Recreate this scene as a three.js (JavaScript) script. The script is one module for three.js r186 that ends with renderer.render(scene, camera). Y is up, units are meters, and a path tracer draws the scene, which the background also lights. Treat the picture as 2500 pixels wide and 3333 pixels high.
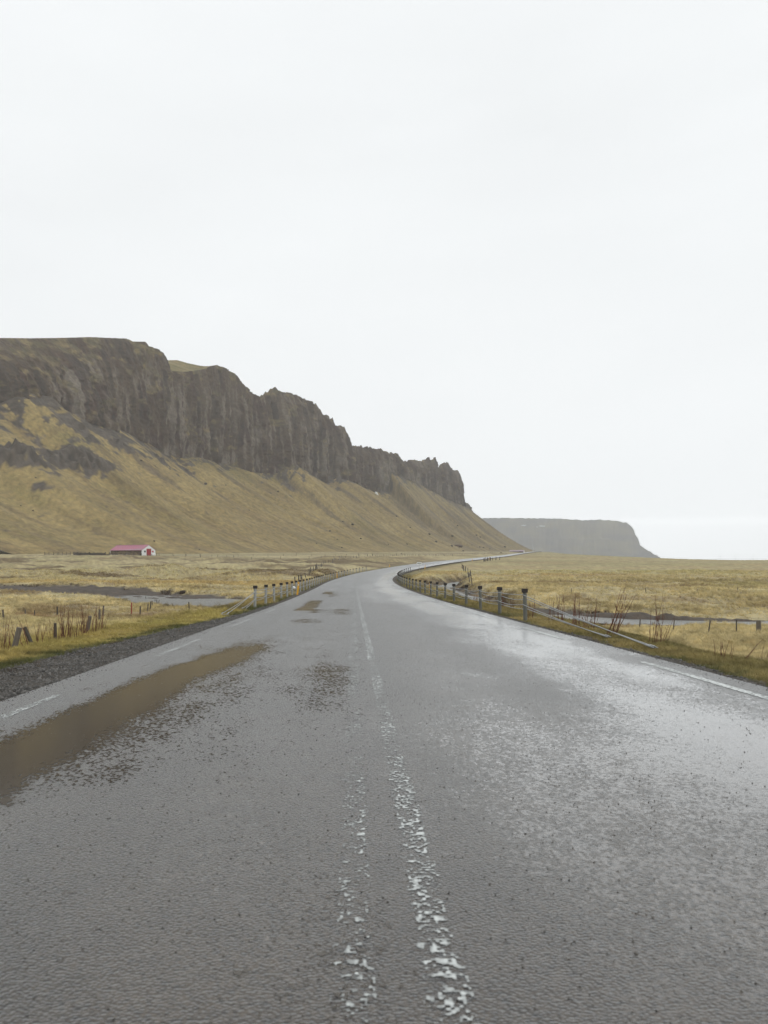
import * as THREE from 'three';
import { mergeGeometries } from 'three/addons/utils/BufferGeometryUtils.js';
import { RoundedBoxGeometry } from 'three/addons/geometries/RoundedBoxGeometry.js';

// ------------------------------------------------------------------ camera, sky, sun, exposure
const W = 768, H = 1024;
const scene = new THREE.Scene();
const F = 3200, CX = 1250, CY = 1666.5, PITCH = 0.04543, EYE = 1.2;      // focal length, centre (in units of the 2500 x 3333 frame), tilt, eye height
const camera = new THREE.PerspectiveCamera(2 * Math.atan(CY / F) * 180 / Math.PI, W / H, 0.05, 60000);
camera.position.set(0, EYE, 0);
camera.rotation.set(PITCH, 0, 0);
camera.focus = 24;
camera.userData.fStop = 4.5;
scene.add(camera);

const renderer = new THREE.WebGLRenderer({ antialias: true });
renderer.setSize(W, H);
renderer.toneMapping = THREE.LinearToneMapping;
renderer.toneMappingExposure = 1.0;
renderer.shadowMap.enabled = true;

const sun = new THREE.DirectionalLight(0xfff6ea, 0.5);
sun.position.set(700, 900, -250);
sun.castShadow = true;
sun.shadow.radius = 60;
sun.shadow.mapSize.set(2048, 2048);
Object.assign(sun.shadow.camera, { left: -700, right: 700, top: 900, bottom: -900, near: 1, far: 4000 });
scene.add(sun); scene.add(sun.target);
sun.target.position.set(0, 0, -500);

// ------------------------------------------------------------------ numbers
let seed = 20240511;
const rnd = () => { seed |= 0; seed = seed + 0x6D2B79F5 | 0; let t = Math.imul(seed ^ seed >>> 15, 1 | seed); t = t + Math.imul(t ^ t >>> 7, 61 | t) ^ t; return ((t ^ t >>> 14) >>> 0) / 4294967296; };
const rr = (a, b) => a + (b - a) * rnd();
const clamp = (x, a = 0, b = 1) => x < a ? a : x > b ? b : x;
const sst = (a, b, x) => { const t = clamp((x - a) / (b - a)); return t * t * (3 - 2 * t); };
const lerp = (a, b, t) => a + (b - a) * t;
const hash = (x, y) => { let h = Math.imul(x, 374761393) + Math.imul(y, 668265263) | 0; h = Math.imul(h ^ h >>> 13, 1274126177); return ((h ^ h >>> 16) >>> 0) / 4294967296; };
function vn(x, y) {                                                     // value noise, -1 .. 1
  const i = Math.floor(x), j = Math.floor(y), fx = x - i, fy = y - j;
  const u = fx * fx * fx * (fx * (fx * 6 - 15) + 10), v = fy * fy * fy * (fy * (fy * 6 - 15) + 10);
  return 2 * lerp(lerp(hash(i, j), hash(i + 1, j), u), lerp(hash(i, j + 1), hash(i + 1, j + 1), u), v) - 1;
}
function fbm(x, y, o = 4) { let a = .5, s = 0, f = 1; for (let k = 0; k < o; k++) { s += a * vn(x * f + k * 17.3, y * f - k * 9.1); f *= 2.03; a *= .5; } return s; }
const ridge = (x, y) => 1 - Math.abs(vn(x, y)) * 2;
function pw(t, x) {                                                     // piecewise linear table
  if (x <= t[0][0]) return t[0][1];
  for (let k = 1; k < t.length; k++) if (x <= t[k][0]) return lerp(t[k - 1][1], t[k][1], (x - t[k - 1][0]) / (t[k][0] - t[k - 1][0]));
  return t[t.length - 1][1];
}
function hermite(t, x) {                                                // smooth table
  const n = t.length;
  if (x <= t[0][0]) return t[0][1] + (x - t[0][0]) * (t[1][1] - t[0][1]) / (t[1][0] - t[0][0]);
  let k = 1; while (k < n - 1 && x > t[k][0]) k++;
  const sl = i => i <= 0 ? (t[1][1] - t[0][1]) / (t[1][0] - t[0][0]) : i >= n - 1 ? (t[n - 1][1] - t[n - 2][1]) / (t[n - 1][0] - t[n - 2][0]) : (t[i + 1][1] - t[i - 1][1]) / (t[i + 1][0] - t[i - 1][0]);
  const h = t[k][0] - t[k - 1][0], q = clamp((x - t[k - 1][0]) / h, 0, 9), q2 = q * q, q3 = q2 * q;
  return (2 * q3 - 3 * q2 + 1) * t[k - 1][1] + (q3 - 2 * q2 + q) * h * sl(k - 1) + (-2 * q3 + 3 * q2) * t[k][1] + (q3 - q2) * h * sl(k);
}
const mix3 = (a, b, t) => [lerp(a[0], b[0], t), lerp(a[1], b[1], t), lerp(a[2], b[2], t)];
function sight(px, py) {                                                // direction of a point of the frame: sideways and upward per metre of depth
  const x = (px - CX) / F, y = (CY - py) / F, c = Math.cos(PITCH), s = Math.sin(PITCH), z = c - y * s;
  return [x / z, (y * c + s) / z];
}

const HAZE = .00013;
// ------------------------------------------------------------------ sky: even overcast
{
  const w = 512, h = 1536, d = new Float32Array(w * h * 4);
  for (let j = 0; j < h; j++) for (let i = 0; i < w; i++) {
    const el = ((j + .5) / h - .5) * Math.PI, az = i / w * 2 * Math.PI;
    const cx = Math.cos(az), cy = Math.sin(az), e = Math.max(0, el);
    const n = fbm(cx * 2.2 + 5 + e * 3, cy * 2.2 + e * 7, 4) * .05 + fbm(cx * 5 + 3, cy * 5 + e * 14, 3) * .02;
    const through = Math.exp(-HAZE * Math.min(8800, 335 / Math.sin(Math.max(e, .001))));    // the cloud deck is bright down to the horizon; the haze in front of it takes light away
    const scattered = lerp(.31, .51, sst(.030, .0405, e));
    const L = (.905 - scattered * (1 - through)) / through + .05 * sst(.3, 1.3, e) + n * sst(.0, .25, e + .05);
    const k = (j * w + i) * 4;
    d[k] = L * .975; d[k + 1] = L * 1.0; d[k + 2] = L * 1.012; d[k + 3] = 1;
  }
  const t = new THREE.DataTexture(d, w, h, THREE.RGBAFormat, THREE.FloatType);
  t.mapping = THREE.EquirectangularReflectionMapping; t.magFilter = THREE.LinearFilter; t.needsUpdate = true;
  scene.background = t; scene.environment = t;
}
scene.fog = new THREE.FogExp2(0xe7e9e9, HAZE);

// ------------------------------------------------------------------ helpers for objects
const names = {};
function numbered(n) { names[n] = (names[n] ?? -1) + 1; return names[n] ? n + '_' + String(names[n]).padStart(3, '0') : n; }
function shade(o) { o.castShadow = o.receiveShadow = true; return o; }
function mesh(name, geo, mat, parent = scene) { const m = shade(new THREE.Mesh(geo, mat)); m.name = parent === scene ? numbered(name) : name; parent.add(m); return m; }
function group(name, x = 0, y = 0, z = 0, turn = 0) { const g = new THREE.Group(); g.name = numbered(name); g.position.set(x, y, z); g.rotation.y = turn; scene.add(g); return g; }
function tag(o, label, category, grp) { o.userData = { label, category }; if (grp) o.userData.group = grp; return o; }
function structure(o) { o.userData.kind = 'structure'; return o; }
function part(name, parent) { const g = new THREE.Group(); g.name = name; parent.add(g); return g; }
const ordinals = ['first', 'second', 'third', 'fourth', 'fifth', 'sixth', 'seventh', 'eighth', 'ninth', 'tenth', 'eleventh', 'twelfth', 'thirteenth', 'fourteenth', 'fifteenth', 'sixteenth', 'seventeenth', 'eighteenth', 'nineteenth', 'twentieth', 'twenty-first', 'twenty-second', 'twenty-third', 'twenty-fourth', 'twenty-fifth', 'twenty-sixth', 'twenty-seventh', 'twenty-eighth', 'twenty-ninth', 'thirtieth', 'thirty-first', 'thirty-second', 'thirty-third', 'thirty-fourth', 'thirty-fifth', 'thirty-sixth', 'thirty-seventh', 'thirty-eighth', 'thirty-ninth', 'fortieth'];
function dataTex(w, h, fn, srgb = false) {
  const d = new Uint8Array(w * h * 4);
  for (let j = 0; j < h; j++) for (let i = 0; i < w; i++) { const c = fn(i, j), k = (j * w + i) * 4; d[k] = clamp(c[0]) * 255; d[k + 1] = clamp(c[1]) * 255; d[k + 2] = clamp(c[2]) * 255; d[k + 3] = c.length > 3 ? clamp(c[3]) * 255 : 255; }
  const t = new THREE.DataTexture(d, w, h, THREE.RGBAFormat);
  t.wrapS = t.wrapT = THREE.RepeatWrapping; t.magFilter = THREE.LinearFilter; t.minFilter = THREE.LinearMipmapLinearFilter; t.generateMipmaps = true;
  if (srgb) t.colorSpace = THREE.SRGBColorSpace;
  t.needsUpdate = true; return t;
}
function gridGeo(rows, cols, at, uvAt, colAt) {                         // at(r, c) -> [x, y, z]
  const pos = new Float32Array(rows * cols * 3), uv = uvAt ? new Float32Array(rows * cols * 2) : null, col = colAt ? new Float32Array(rows * cols * 3) : null;
  for (let r = 0; r < rows; r++) for (let c = 0; c < cols; c++) {
    const k = r * cols + c, p = at(r, c); pos.set(p, k * 3);
    if (uv) uv.set(uvAt(r, c, p), k * 2);
    if (col) col.set(colAt(r, c, p), k * 3);
  }
  const idx = new Uint32Array((rows - 1) * (cols - 1) * 6); let q = 0;
  for (let r = 0; r < rows - 1; r++) for (let c = 0; c < cols - 1; c++) { const a = r * cols + c, b = a + 1, d = a + cols, e = d + 1; idx[q++] = a; idx[q++] = b; idx[q++] = d; idx[q++] = b; idx[q++] = e; idx[q++] = d; }
  const g = new THREE.BufferGeometry();
  g.setAttribute('position', new THREE.BufferAttribute(pos, 3));
  if (uv) g.setAttribute('uv', new THREE.BufferAttribute(uv, 2));
  if (col) g.setAttribute('color', new THREE.BufferAttribute(col, 3));
  g.setIndex(new THREE.BufferAttribute(idx, 1)); g.computeVertexNormals();
  return g;
}
const box = (w, h, d, x, y, z, ry = 0, rx = 0, rz = 0) => new THREE.BoxGeometry(w, h, d).rotateZ(rz).rotateX(rx).rotateY(ry).translate(x, y, z);
const V = (x, y, z) => new THREE.Vector3(x, y, z);
function stemGeo(points, radii, sides = 5) {                            // tapered tube through points
  const pos = [], idx = [];
  points.forEach((p, i) => {
    const t = (points[Math.min(i + 1, points.length - 1)]).clone().sub(points[Math.max(i - 1, 0)]).normalize();
    const a = Math.abs(t.y) < .9 ? V(0, 1, 0) : V(1, 0, 0), b = t.clone().cross(a).normalize(), c = t.clone().cross(b);
    for (let k = 0; k < sides; k++) { const w = k / sides * 2 * Math.PI, q = p.clone().addScaledVector(b, Math.cos(w) * radii[i]).addScaledVector(c, Math.sin(w) * radii[i]); pos.push(q.x, q.y, q.z); }
    if (i) for (let k = 0; k < sides; k++) { const o = (i - 1) * sides, n = (k + 1) % sides; idx.push(o + k, o + n, o + sides + k, o + n, o + sides + n, o + sides + k); }
  });
  const g = new THREE.BufferGeometry(); g.setAttribute('position', new THREE.Float32BufferAttribute(pos, 3)); g.setIndex(idx); g.computeVertexNormals(); return g;
}

// ------------------------------------------------------------------ the road's line
const RX = [[-20, 1.17], [0, .55], [40, -.69], [66, -1.5], [90, -2.2], [112, -2.72], [135, -2.85], [158, -2.2], [185, -.5], [215, 3.0], [250, 9.2], [300, 18.6], [400, 36.2], [600, 71], [1000, 139], [2000, 310], [2800, 447], [4000, 652], [6000, 995], [14000, 2365]];
const RY = [[-20, .44], [0, 0], [30, -.655], [50, -1.06], [66, -1.33], [90, -1.65], [112, -1.83], [139, -1.95], [160, -1.93], [190, -1.75], [215, -1.5], [250, -.95], [300, -.35], [400, .25], [600, 1.55], [1000, 4.6], [2000, 11.8], [2400, 13.4], [2800, 12.5], [4000, -4], [6000, -28], [14000, -30]];
const roadX = z => hermite(RX, z), roadY = z => hermite(RY, z), roadD = z => (roadX(z + .5) - roadX(z - .5));
function roadAt(z, u) { const d = roadD(z), l = Math.hypot(1, d); return [roadX(z) + u / l, roadY(z), z - u * d / l]; }      // X, height, depth
const offRoad = (x, z) => { const d = roadD(z); return (x - roadX(z)) / Math.hypot(1, d); };
const shoulderL = z => 3.95 + .5 + 1.0 * (1 - sst(14, 38, z)), shoulderR = z => 4.35 + .1 * vn(z / 3, 5);

// ------------------------------------------------------------------ the land
const river = [[90, 50, 3], [40, 55.5, 2.6], [22, 58, 2.6], [15.5, 60.2, 2.8], [11.4, 65, 3.2], [8, 70, 3], [0, 74.5, 2.4], [-8, 77, 4.4], [-13, 81, 5.6], [-17, 87, 5.8], [-22, 95, 4.6], [-32, 103, 5.4], [-52, 110, 7], [-120, 116, 8], [-220, 126, 8]];
const ditch = [[8.6, 71, 1.4], [8.2, 88, 1.3], [7.2, 106, 1.6], [6.8, 122, 1.9], [11, 148, 1.2], [17, 166, 1.1], [22, 178, .6]];
const LEVEL = -2.75;
function along(line, x, z) {                                            // distance to a course over its half width there
  let best = 9, who = 0;
  for (let k = 1; k < line.length; k++) {
    const [ax, az, aw] = line[k - 1], [bx, bz, bw] = line[k], dx = bx - ax, dz = bz - az, t = clamp(((x - ax) * dx + (z - az) * dz) / (dx * dx + dz * dz));
    const w = lerp(aw, bw, t), d = Math.hypot(x - ax - t * dx, z - az - t * dz) / w;
    if (d < best) { best = d; who = w; }
  }
  return [best, who];
}
const FL = [[-20, -1.2], [10, -1.6], [25, -2.0], [45, -2.22], [58, -2.38], [68, -2.62], [84, -2.66], [104, -2.35], [118, -2.2], [138, -2.15], [150, -1.75], [172, -1.05], [200, -.65], [300, .1], [450, 1.05], [600, 2.2], [1000, 5.2], [2000, 12], [3000, 10], [5000, -25], [15000, -30]];
const FR = [[-20, -1.2], [10, -1.55], [25, -1.9], [42, -2.2], [49, -2.5], [53, -2.78], [58, -2.8], [64, -2.62], [68, -2.5], [76, -2.42], [79, -1.95], [104, -1.62], [160, -1.4], [220, -1.3], [700, -1.15], [1200, -4], [3000, -26], [5000, -30], [15000, -30]];
const pool = [-11.6, 53.5, 3.1, 5.2];
function land(x, z, fine = true) {
  const u = offRoad(x, z), ry = roadY(z), au = Math.abs(u);
  let f;
  if (u < 0) f = pw(FL, z) + (z > 250 ? Math.max(0, -u - 60) * .004 : 0);
  else {
    f = pw(FR, z);
    if (z > 160) { const g = ry - (ry - f) * sst(0, 200, u); f = lerp(f, g, sst(160, 320, z)); }
  }
  const big = fbm(x / 38 + 3, z / 38, 3), mid = fbm(x / 11, z / 11 + 7, 3);
  const away = sst(7, 20, au);
  f += sst(220, 420, z) * (1 - sst(1500, 2500, z)) * .8 * away * fbm(x / 75 + 8, z / 130, 3);
  f += away * (big * .35 + mid * .16 * (1 - sst(300, 900, z)));
  if (u < 0) {
    const rough = sst(138, 155, z) * (1 - sst(330, 450, z));
    f += rough * away * (fbm(x / 4.5, z / 5, 3) * .85 + fbm(x / 17 + 9, z / 12, 2) * 1.5);
    f -= .42 * Math.exp(-Math.pow((z - 60 - .12 * (x + 25) - 1.2 * vn(x / 7, 2)) / 2.6, 2)) * sst(-10, -15, x);          // side ditch
  } else {
    f += .30 * away * Math.exp(-Math.pow((z - 85 - vn(x / 9, 1) * 3) / 5, 2)) * (1 - sst(34, 60, x));
    f += sst(100, 140, z) * (1 - sst(200, 400, z)) * fbm(x / 6, z / 9, 3) * .35 * away;
  }
  // river and ditch cut into it
  if (z > 40 && z < 200) {
    const [d, w] = along(river, x, z);
    if (d < 2.2) {
      const wig = d + .16 * fbm(x / 3.2, z / 3.2, 3);
      const bar = fbm(x / 6 + 11, z / 4.5 - 3, 3);
      const bed = LEVEL - .08 + (x < 0 ? .42 * bar + .30 * sst(-13, -9, x) * sst(76, 84, z) + .45 * sst(-22, -32, x) * sst(99.5, 102.5, z + .12 * (x + 28)) : -.1 + .14 * bar + .26 * sst(.7, 1.3, (z - (x < 15.5 ? 65 - (x - 11.4) * 1.17 : 60.2 - (x - 15.5) * .34)) / 2.2)) + .1 * sst(.4, .9, wig);
      f = lerp(bed, f, sst(.84, 1.2, wig));
    }
    if (x > 0) { const [e] = along(ditch, x, z); if (e < 3) f = lerp(Math.min(f, LEVEL - .08 + .15 * sst(.2, 1, e)), f, sst(.75, 2.3, e + .2 * vn(x / 2, z / 2))); }
    const pe = Math.hypot((x - pool[0]) / pool[2], (z - pool[1]) / pool[3]) + .22 * fbm(x / 1.6, z / 1.6, 3);
    if (pe < 1.5) f = lerp(-2.50 + .17 * fbm(x / 1.1, z / 1.4, 3), f, sst(.75, 1.4, pe));
  }
  // road bank
  const start = u < 0 ? lerp(7.6, 5.6, sst(24, 45, z)) : 5.5 + .3 * vn(z / 6, 3), rise = Math.abs(ry - f);
  const w = Math.max(2.2, rise * 2.2) + (z > 200 ? 6 : 0);
  let y = lerp(ry - .10 - .0004 * Math.max(0, z), f, sst(start + .008 * z, start + .008 * z + w, au));
  if (fine && au > 4.2) {
    const a = sst(4.3, 6.5, au), near = 1 - sst(120, 260, z);
    y += a * near * (.045 * vn(x * 1.7, z * 1.7) + .03 * vn(x * 3.9, z * 3.9) + away * (.16 * Math.max(0, vn(x * .9 + 4, z * .9)) + .12 * sst(30, 60, z) * vn(x * .55, z * .55)));
  }
  return y;
}

// mountain: the foot line of its cliff runs straight away from us and then turns round the end
const P0 = [-297, 950], D = [.3476, .9376], N = [.9376, -.3476], REND = 130;
const sOfPx = px => { const a = sight(px, 1500)[0]; return (a * P0[1] - P0[0]) / (D[0] - a * D[1]); };
const pxOf = (x, z) => CX + F * (x / z) * .9965;
const SEND = sOfPx(1522);
function ring(s, n) {                                                   // plan position at s along the foot line, n metres out from it
  if (s <= SEND) return [P0[0] + D[0] * s + N[0] * n, P0[1] + D[1] * s + N[1] * n];
  const p = (s - SEND) / REND, ox = N[0] * Math.cos(p) + D[0] * Math.sin(p), oz = N[1] * Math.cos(p) + D[1] * Math.sin(p);
  return [P0[0] + D[0] * SEND - N[0] * REND + ox * (REND + n), P0[1] + D[1] * SEND - N[1] * REND + oz * (REND + n)];
}
const rimTable = [[-900, 1085], [-400, 1100], [0, 1100], [90, 1101], [180, 1100], [260, 1098], [280, 1097], [405, 1102], [425, 1112], [470, 1112], [482, 1127], [510, 1134], [530, 1148], [541, 1160], [544, 1172], [548, 1188], [551, 1203], [560, 1208], [600, 1210], [640, 1205], [670, 1200], [690, 1190], [702, 1188], [735, 1200], [763, 1217], [775, 1235], [790, 1250], [805, 1262], [828, 1282], [855, 1288], [862, 1274], [878, 1272], [881, 1267], [889, 1265], [891, 1258], [900, 1258], [902, 1270], [970, 1288], [982, 1298], [1000, 1300], [1015, 1308], [1029, 1312], [1045, 1345], [1048, 1350], [1070, 1353], [1075, 1366], [1080, 1358], [1090, 1387], [1119, 1386], [1124, 1400], [1130, 1420], [1140, 1451], [1170, 1454], [1173, 1449], [1177, 1451], [1180, 1460], [1198, 1453], [1207, 1453], [1209, 1459], [1243, 1458], [1247, 1466], [1270, 1472], [1297, 1482], [1301, 1503], [1310, 1508], [1320, 1500], [1350, 1497], [1370, 1499], [1390, 1493], [1415, 1489], [1419, 1498], [1422, 1524], [1428, 1525], [1435, 1510], [1445, 1502], [1452, 1502], [1460, 1522], [1487, 1527], [1495, 1545], [1504, 1549], [1512, 1575], [1516, 1590], [1524, 1604], [1530, 1622], [1535, 1648], [1540, 1656], [1700, 1670]];
const footTable = [[-900, 1290], [-300, 1310], [0, 1314], [60, 1290], [95, 1280], [165, 1292], [190, 1322], [240, 1347], [300, 1372], [400, 1402], [480, 1440], [540, 1478], [620, 1482], [700, 1502], [780, 1522], [850, 1540], [905, 1540], [965, 1512], [1010, 1542], [1060, 1572], [1100, 1556], [1140, 1564], [1190, 1590], [1240, 1602], [1258, 1596], [1268, 1532], [1300, 1546], [1360, 1572], [1420, 1606], [1480, 1632], [1534, 1657], [1700, 1690]];
const flute = s => 20 * fbm(s / 120 + 4, 1, 2) + 11 * fbm(s / 36, 8, 2);
const lean = s => 13 + 26 * (1 - sst(-40, 190, s));
const footH = [], S0 = sOfPx(-900), SN = 2400, S1 = SEND + REND * 1.9;
for (let k = 0; k <= SN; k++) {
  const s = lerp(S0, S1, k / SN), [x, z] = ring(s, flute(s)), px = s > SEND ? 1536 : pxOf(x, z);
  footH.push(EYE + sight(px, pw(footTable, px))[1] * (s > SEND ? ring(SEND, 0)[1] : z) - (s > SEND ? 6 * (s - SEND) / REND : 0));
}
const footAt = s => { const t = clamp((s - S0) / (S1 - S0)) * SN, i = Math.min(SN - 1, Math.floor(t)); return lerp(footH[i], footH[i + 1], t - i); };
const toeN = s => lerp(232, 176, sst(-100, 1000, s)) + 16 * vn(s / 140, 3);
const outcrops = [];                                                    // rock bands on the slope: s, n, half length, half width, height
function talus(s, n) {
  const T = toeN(s), fl = flute(s), t = clamp((n - fl) / (T - fl)), [x, z] = ring(s, n);
  const base = (s > SEND ? lerp(12, 0, sst(SEND, SEND + 200, s)) : land(x, Math.max(z, 150), false)) - 1.5 * sst(.85, 1, t);
  const fh = footAt(s);
  const prof = Math.pow(1 - t, 1.42);
  let y = lerp(base, fh, prof);
  const g = Math.sin(Math.PI * Math.pow(t, .7)) * (s > SEND ? .4 : 1);
  y += g * (13 * fbm(s / 55 + .8 * t, t * .6, 2) + 2.6 * vn(s / 17, t * 1.5) + .9 * vn(s / 4.5, n / 14));
  y += (1 - Math.abs(2 * t - 1)) * .4 * Math.sin(n / .95 + vn(s / 26, n / 12) * 6);       // sheep terracettes
  for (const o of outcrops) { const e = ((s - o[0]) / o[2]) ** 2 + ((n - o[1]) / o[3]) ** 2; if (e < 2.2) y += o[4] * Math.exp(-e * 1.6) * (.6 + .8 * vn(s / 4, n / 4)); }
  return y;
}
function surface(x, z) {                                                // whichever of slope and land lies higher
  const g = land(x, z), s = (x - P0[0]) * D[0] + (z - P0[1]) * D[1], n = (x - P0[0]) * N[0] + (z - P0[1]) * N[1];
  if (s > S0 && s < SEND && n > 0 && n < toeN(s)) return Math.max(g, talus(s, n));
  return g;
}
function standing(px, py, from = 6) {                                   // where the line of sight through a point of the frame meets the ground
  const [a, b] = sight(px, py);
  let z0 = from;
  for (let z = from; z < 2600; z *= 1.006) {
    if (EYE + b * z <= surface(a * z, z)) { let lo = z0, hi = z; for (let k = 0; k < 12; k++) { const m = (lo + hi) / 2; if (EYE + b * m <= surface(a * m, m)) hi = m; else lo = m; } const x = a * hi; return [x, surface(x, hi), hi]; }
    z0 = z;
  }
  return null;
}

// ------------------------------------------------------------------ materials
const grain = dataTex(512, 512, (i, j) => {
  const wrap = (f, q) => { const a = fbm(i / 512 * q, j / 512 * q * .5 + f, 3), b = fbm((i - 512) / 512 * q, j / 512 * q * .5 + f, 3); const m = sst(384, 512, i); const c = fbm(i / 512 * q, (j - 512) / 512 * q * .5 + f, 3), d = fbm((i - 512) / 512 * q, (j - 512) / 512 * q * .5 + f, 3); return lerp(lerp(a, b, m), lerp(c, d, m), sst(384, 512, j)); };
  const v = .80 + .26 * wrap(0, 90) + .2 * wrap(5, 30) + .12 * wrap(9, 9), h = .05 * wrap(20, 24);
  return [v + h, v, v - h * .8];
});
const groundMat = new THREE.MeshStandardMaterial({ vertexColors: true, roughness: .96, map: grain, bumpMap: grain, bumpScale: .05 });
const rockMat = new THREE.MeshStandardMaterial({ vertexColors: true, roughness: .95, map: grain });
const slopeMat = new THREE.MeshStandardMaterial({ vertexColors: true, roughness: .97, map: grain });
const straw = [.395, .322, .165], pale = [.49, .412, .225], olive = [.295, .26, .115], brown = [.25, .185, .098], rust = [.20, .095, .045], gravel = [.12, .10, .08], mud = [.068, .05, .036], moss = [.10, .10, .032];
function landColor(x, z, y) {
  const u = offRoad(x, z), au = Math.abs(u);
  const n1 = fbm(x / 14, z / 20, 4), n2 = fbm(x / 2.2 + 30, z / 3.2, 3), n3 = fbm(x / 60 + 7, z / 90, 3), n4 = vn(x * 2.3, z * 1.4);
  let c = mix3(straw, pale, clamp(.35 + 1.2 * n1 + .5 * n2));
  c = mix3(c, olive, clamp(.0 + 1.5 * n3 + .9 * n2));
  c = mix3(c, brown, .8 * sst(.18, .42, fbm(x / 6 + 50, z / 12, 3)));
  if (z > 40) { const fz = z < 130 ? fbm(x / 60 + 3, z / 6, 3) : fbm(x / 160 + 3, z / 32, 3); c = mix3(c, [.235, .185, .09], .6 * sst(.06, .3, fz)); c = mix3(c, pale, .5 * sst(.08, .3, -fz)); }
  if (u > 0 && z > 120) c = mix3(c, [.38, .33, .155], .5 * sst(120, 180, z) + .3 * n1);
  if (u > 0 && z > 128 && z < 900) c = mix3(c, [.38, .27, .135], .45 * sst(.1, .3, fbm(x / 25, z / 18 + 40, 3)));
  if (u < 0 && z > 138 && z < 420) c = mix3(c, [.15, .105, .05], .85 * sst(.0, .22, fbm(x / 15 + 2, z / 7, 4)) * (1 - sst(300, 420, z)));
  if (u < 0 && z > 117 && z < 140) c = mix3(c, [.40, .30, .13], .8 * (1 - sst(133, 140, z)));
  if (u < 0 && x < -12) { const e = Math.exp(-Math.pow((z - 60 - .12 * (x + 25) - 1.2 * vn(x / 7, 2)) / 3.4, 2)); c = mix3(c, rust, clamp(e * (.75 + n2 * 1.2))); }
  if (u > 0 && z > 50 && z < 59) c = mix3(c, [.22, .12, .055], .6 * sst(-.1, .25, n2));
  if (z > 40 && z < 200) {
    const [d, w] = along(river, x, z), wig = d + .16 * fbm(x / 3.2, z / 3.2, 3);
    if (wig < 1.5 && au > 4) {
      const stony = mix3(gravel, mud, clamp(.4 + .8 * n2 + .4 * n4));
      c = mix3(stony, c, sst(.96, 1.2, wig + .1 * n4));
    }
    if (x > 0) { const [e] = along(ditch, x, z); if (e < 2.4) c = mix3(mix3(mud, brown, clamp(.3 + n2)), c, sst(.9, 2.1, e + .4 * n2)); }
    const pe = Math.hypot((x - pool[0]) / pool[2], (z - pool[1]) / pool[3]) + .22 * fbm(x / 1.6, z / 1.6, 3);
    if (pe < 1.3) c = mix3(mix3(mud, gravel, clamp(.5 + n2)), c, sst(.85, 1.12, pe + .15 * n4));
    if (x > 14 && z > 75.5 && z < 79.5 + 2 * n1) c = mix3(c, brown, .6 * sst(-.1, .2, n2));
  }
  // verge
  const edge = u < 0 ? shoulderL(z) : shoulderR(z), k = au - edge + .5 * n2;
  if (k < 3.4 && z < 300) {
    const vg = u > 0 ? mix3([.17, .145, .055], [.26, .205, .085], clamp(.4 + 1.1 * n2)) : z < 40 ? mix3([.36, .285, .10], [.27, .23, .075], clamp(.5 + 1.1 * n2)) : mix3([.17, .14, .058], [.27, .21, .08], clamp(.4 + n2));
    c = mix3(vg, c, sst(1.6, 3.4, k));
    if (k < 1 && (u < 0 || n4 > -.2)) c = mix3(mix3(moss, [.06, .075, .03], clamp(.5 + n4)), c, sst(0, .75, k + .35 * n4));
  }
  if (au < edge) c = mix3(gravel, mud, clamp(.5 + n2));
  const t = 1 + .26 * n4 + .25 * n2;
  return [c[0] * t, c[1] * t, c[2] * t];
}

// ------------------------------------------------------------------ the ground: one sheet to the horizon
{
  const zs = [-14], as = [];
  while (zs[zs.length - 1] < 8100) { const z = zs[zs.length - 1]; zs.push(z + (z < 9 ? 1 : z < 190 ? .0052 * z + .05 : z < 700 ? .011 * z : z < 2600 ? .03 * z : .2 * z)); }
  for (let a = -1.15; a < -.46; a += .03) as.push(a);
  for (let a = -.46; a <= .46; a += .0024) as.push(a);
  for (let a = .47; a < 1.16; a += .03) as.push(a);
  const g = gridGeo(zs.length, as.length,
    (r, c) => { const z = zs[r], x = as[c] * (Math.max(z, 0) + 14); return [x, land(x, z), -z]; },
    (r, c, p) => [p[0] / 7, p[2] / 7],
    (r, c, p) => landColor(p[0], -p[2], p[1]));
  structure(mesh('ground', g, groundMat)).userData.label = 'rolling straw coloured meadow cut by a shallow river';
}

// ------------------------------------------------------------------ mountain
const at = (px, py) => { const q = standing(px, py, 560); if (!q) return null; return [(q[0] - P0[0]) * D[0] + (q[2] - P0[1]) * D[1], (q[0] - P0[0]) * N[0] + (q[2] - P0[1]) * N[1]]; };
for (const [px, py, a, b, h] of [[10, 1476, 20, 10, 6], [60, 1476, 20, 10, 6], [110, 1488, 18, 13, 6], [165, 1490, 18, 12, 5], [220, 1494, 20, 11, 6], [270, 1502, 18, 11, 5], [325, 1514, 18, 8, 4], [130, 1580, 7, 5, 3], [270, 1393, 18, 7, 3], [330, 1412, 13, 7, 3], [385, 1446, 14, 10, 5], [445, 1470, 9, 6, 3], [525, 1502, 8, 14, 4], [600, 1530, 12, 9, 3], [300, 1432, 18, 5, 3]]) {
  const q = at(px, py); if (q) outcrops.push([q[0], q[1], a, b, h]);
}
const scars = [];                                                       // bare dark gullies: s, n, half width, half length
for (const [px, py, a, b] of [[650, 1570, 7, 34], [500, 1535, 5, 30], [770, 1575, 5, 22], [930, 1570, 8, 22], [1040, 1640, 7, 40], [1100, 1690, 4, 30], [1140, 1610, 9, 20], [1300, 1630, 12, 34], [1330, 1670, 14, 40], [1250, 1650, 6, 40], [1400, 1660, 9, 50], [1060, 1725, 2.5, 22], [1200, 1700, 5, 30], [1470, 1680, 16, 40], [1540, 1700, 12, 34]]) { const q = at(px, py); if (q) scars.push([q[0], q[1], a, b]); }

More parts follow.
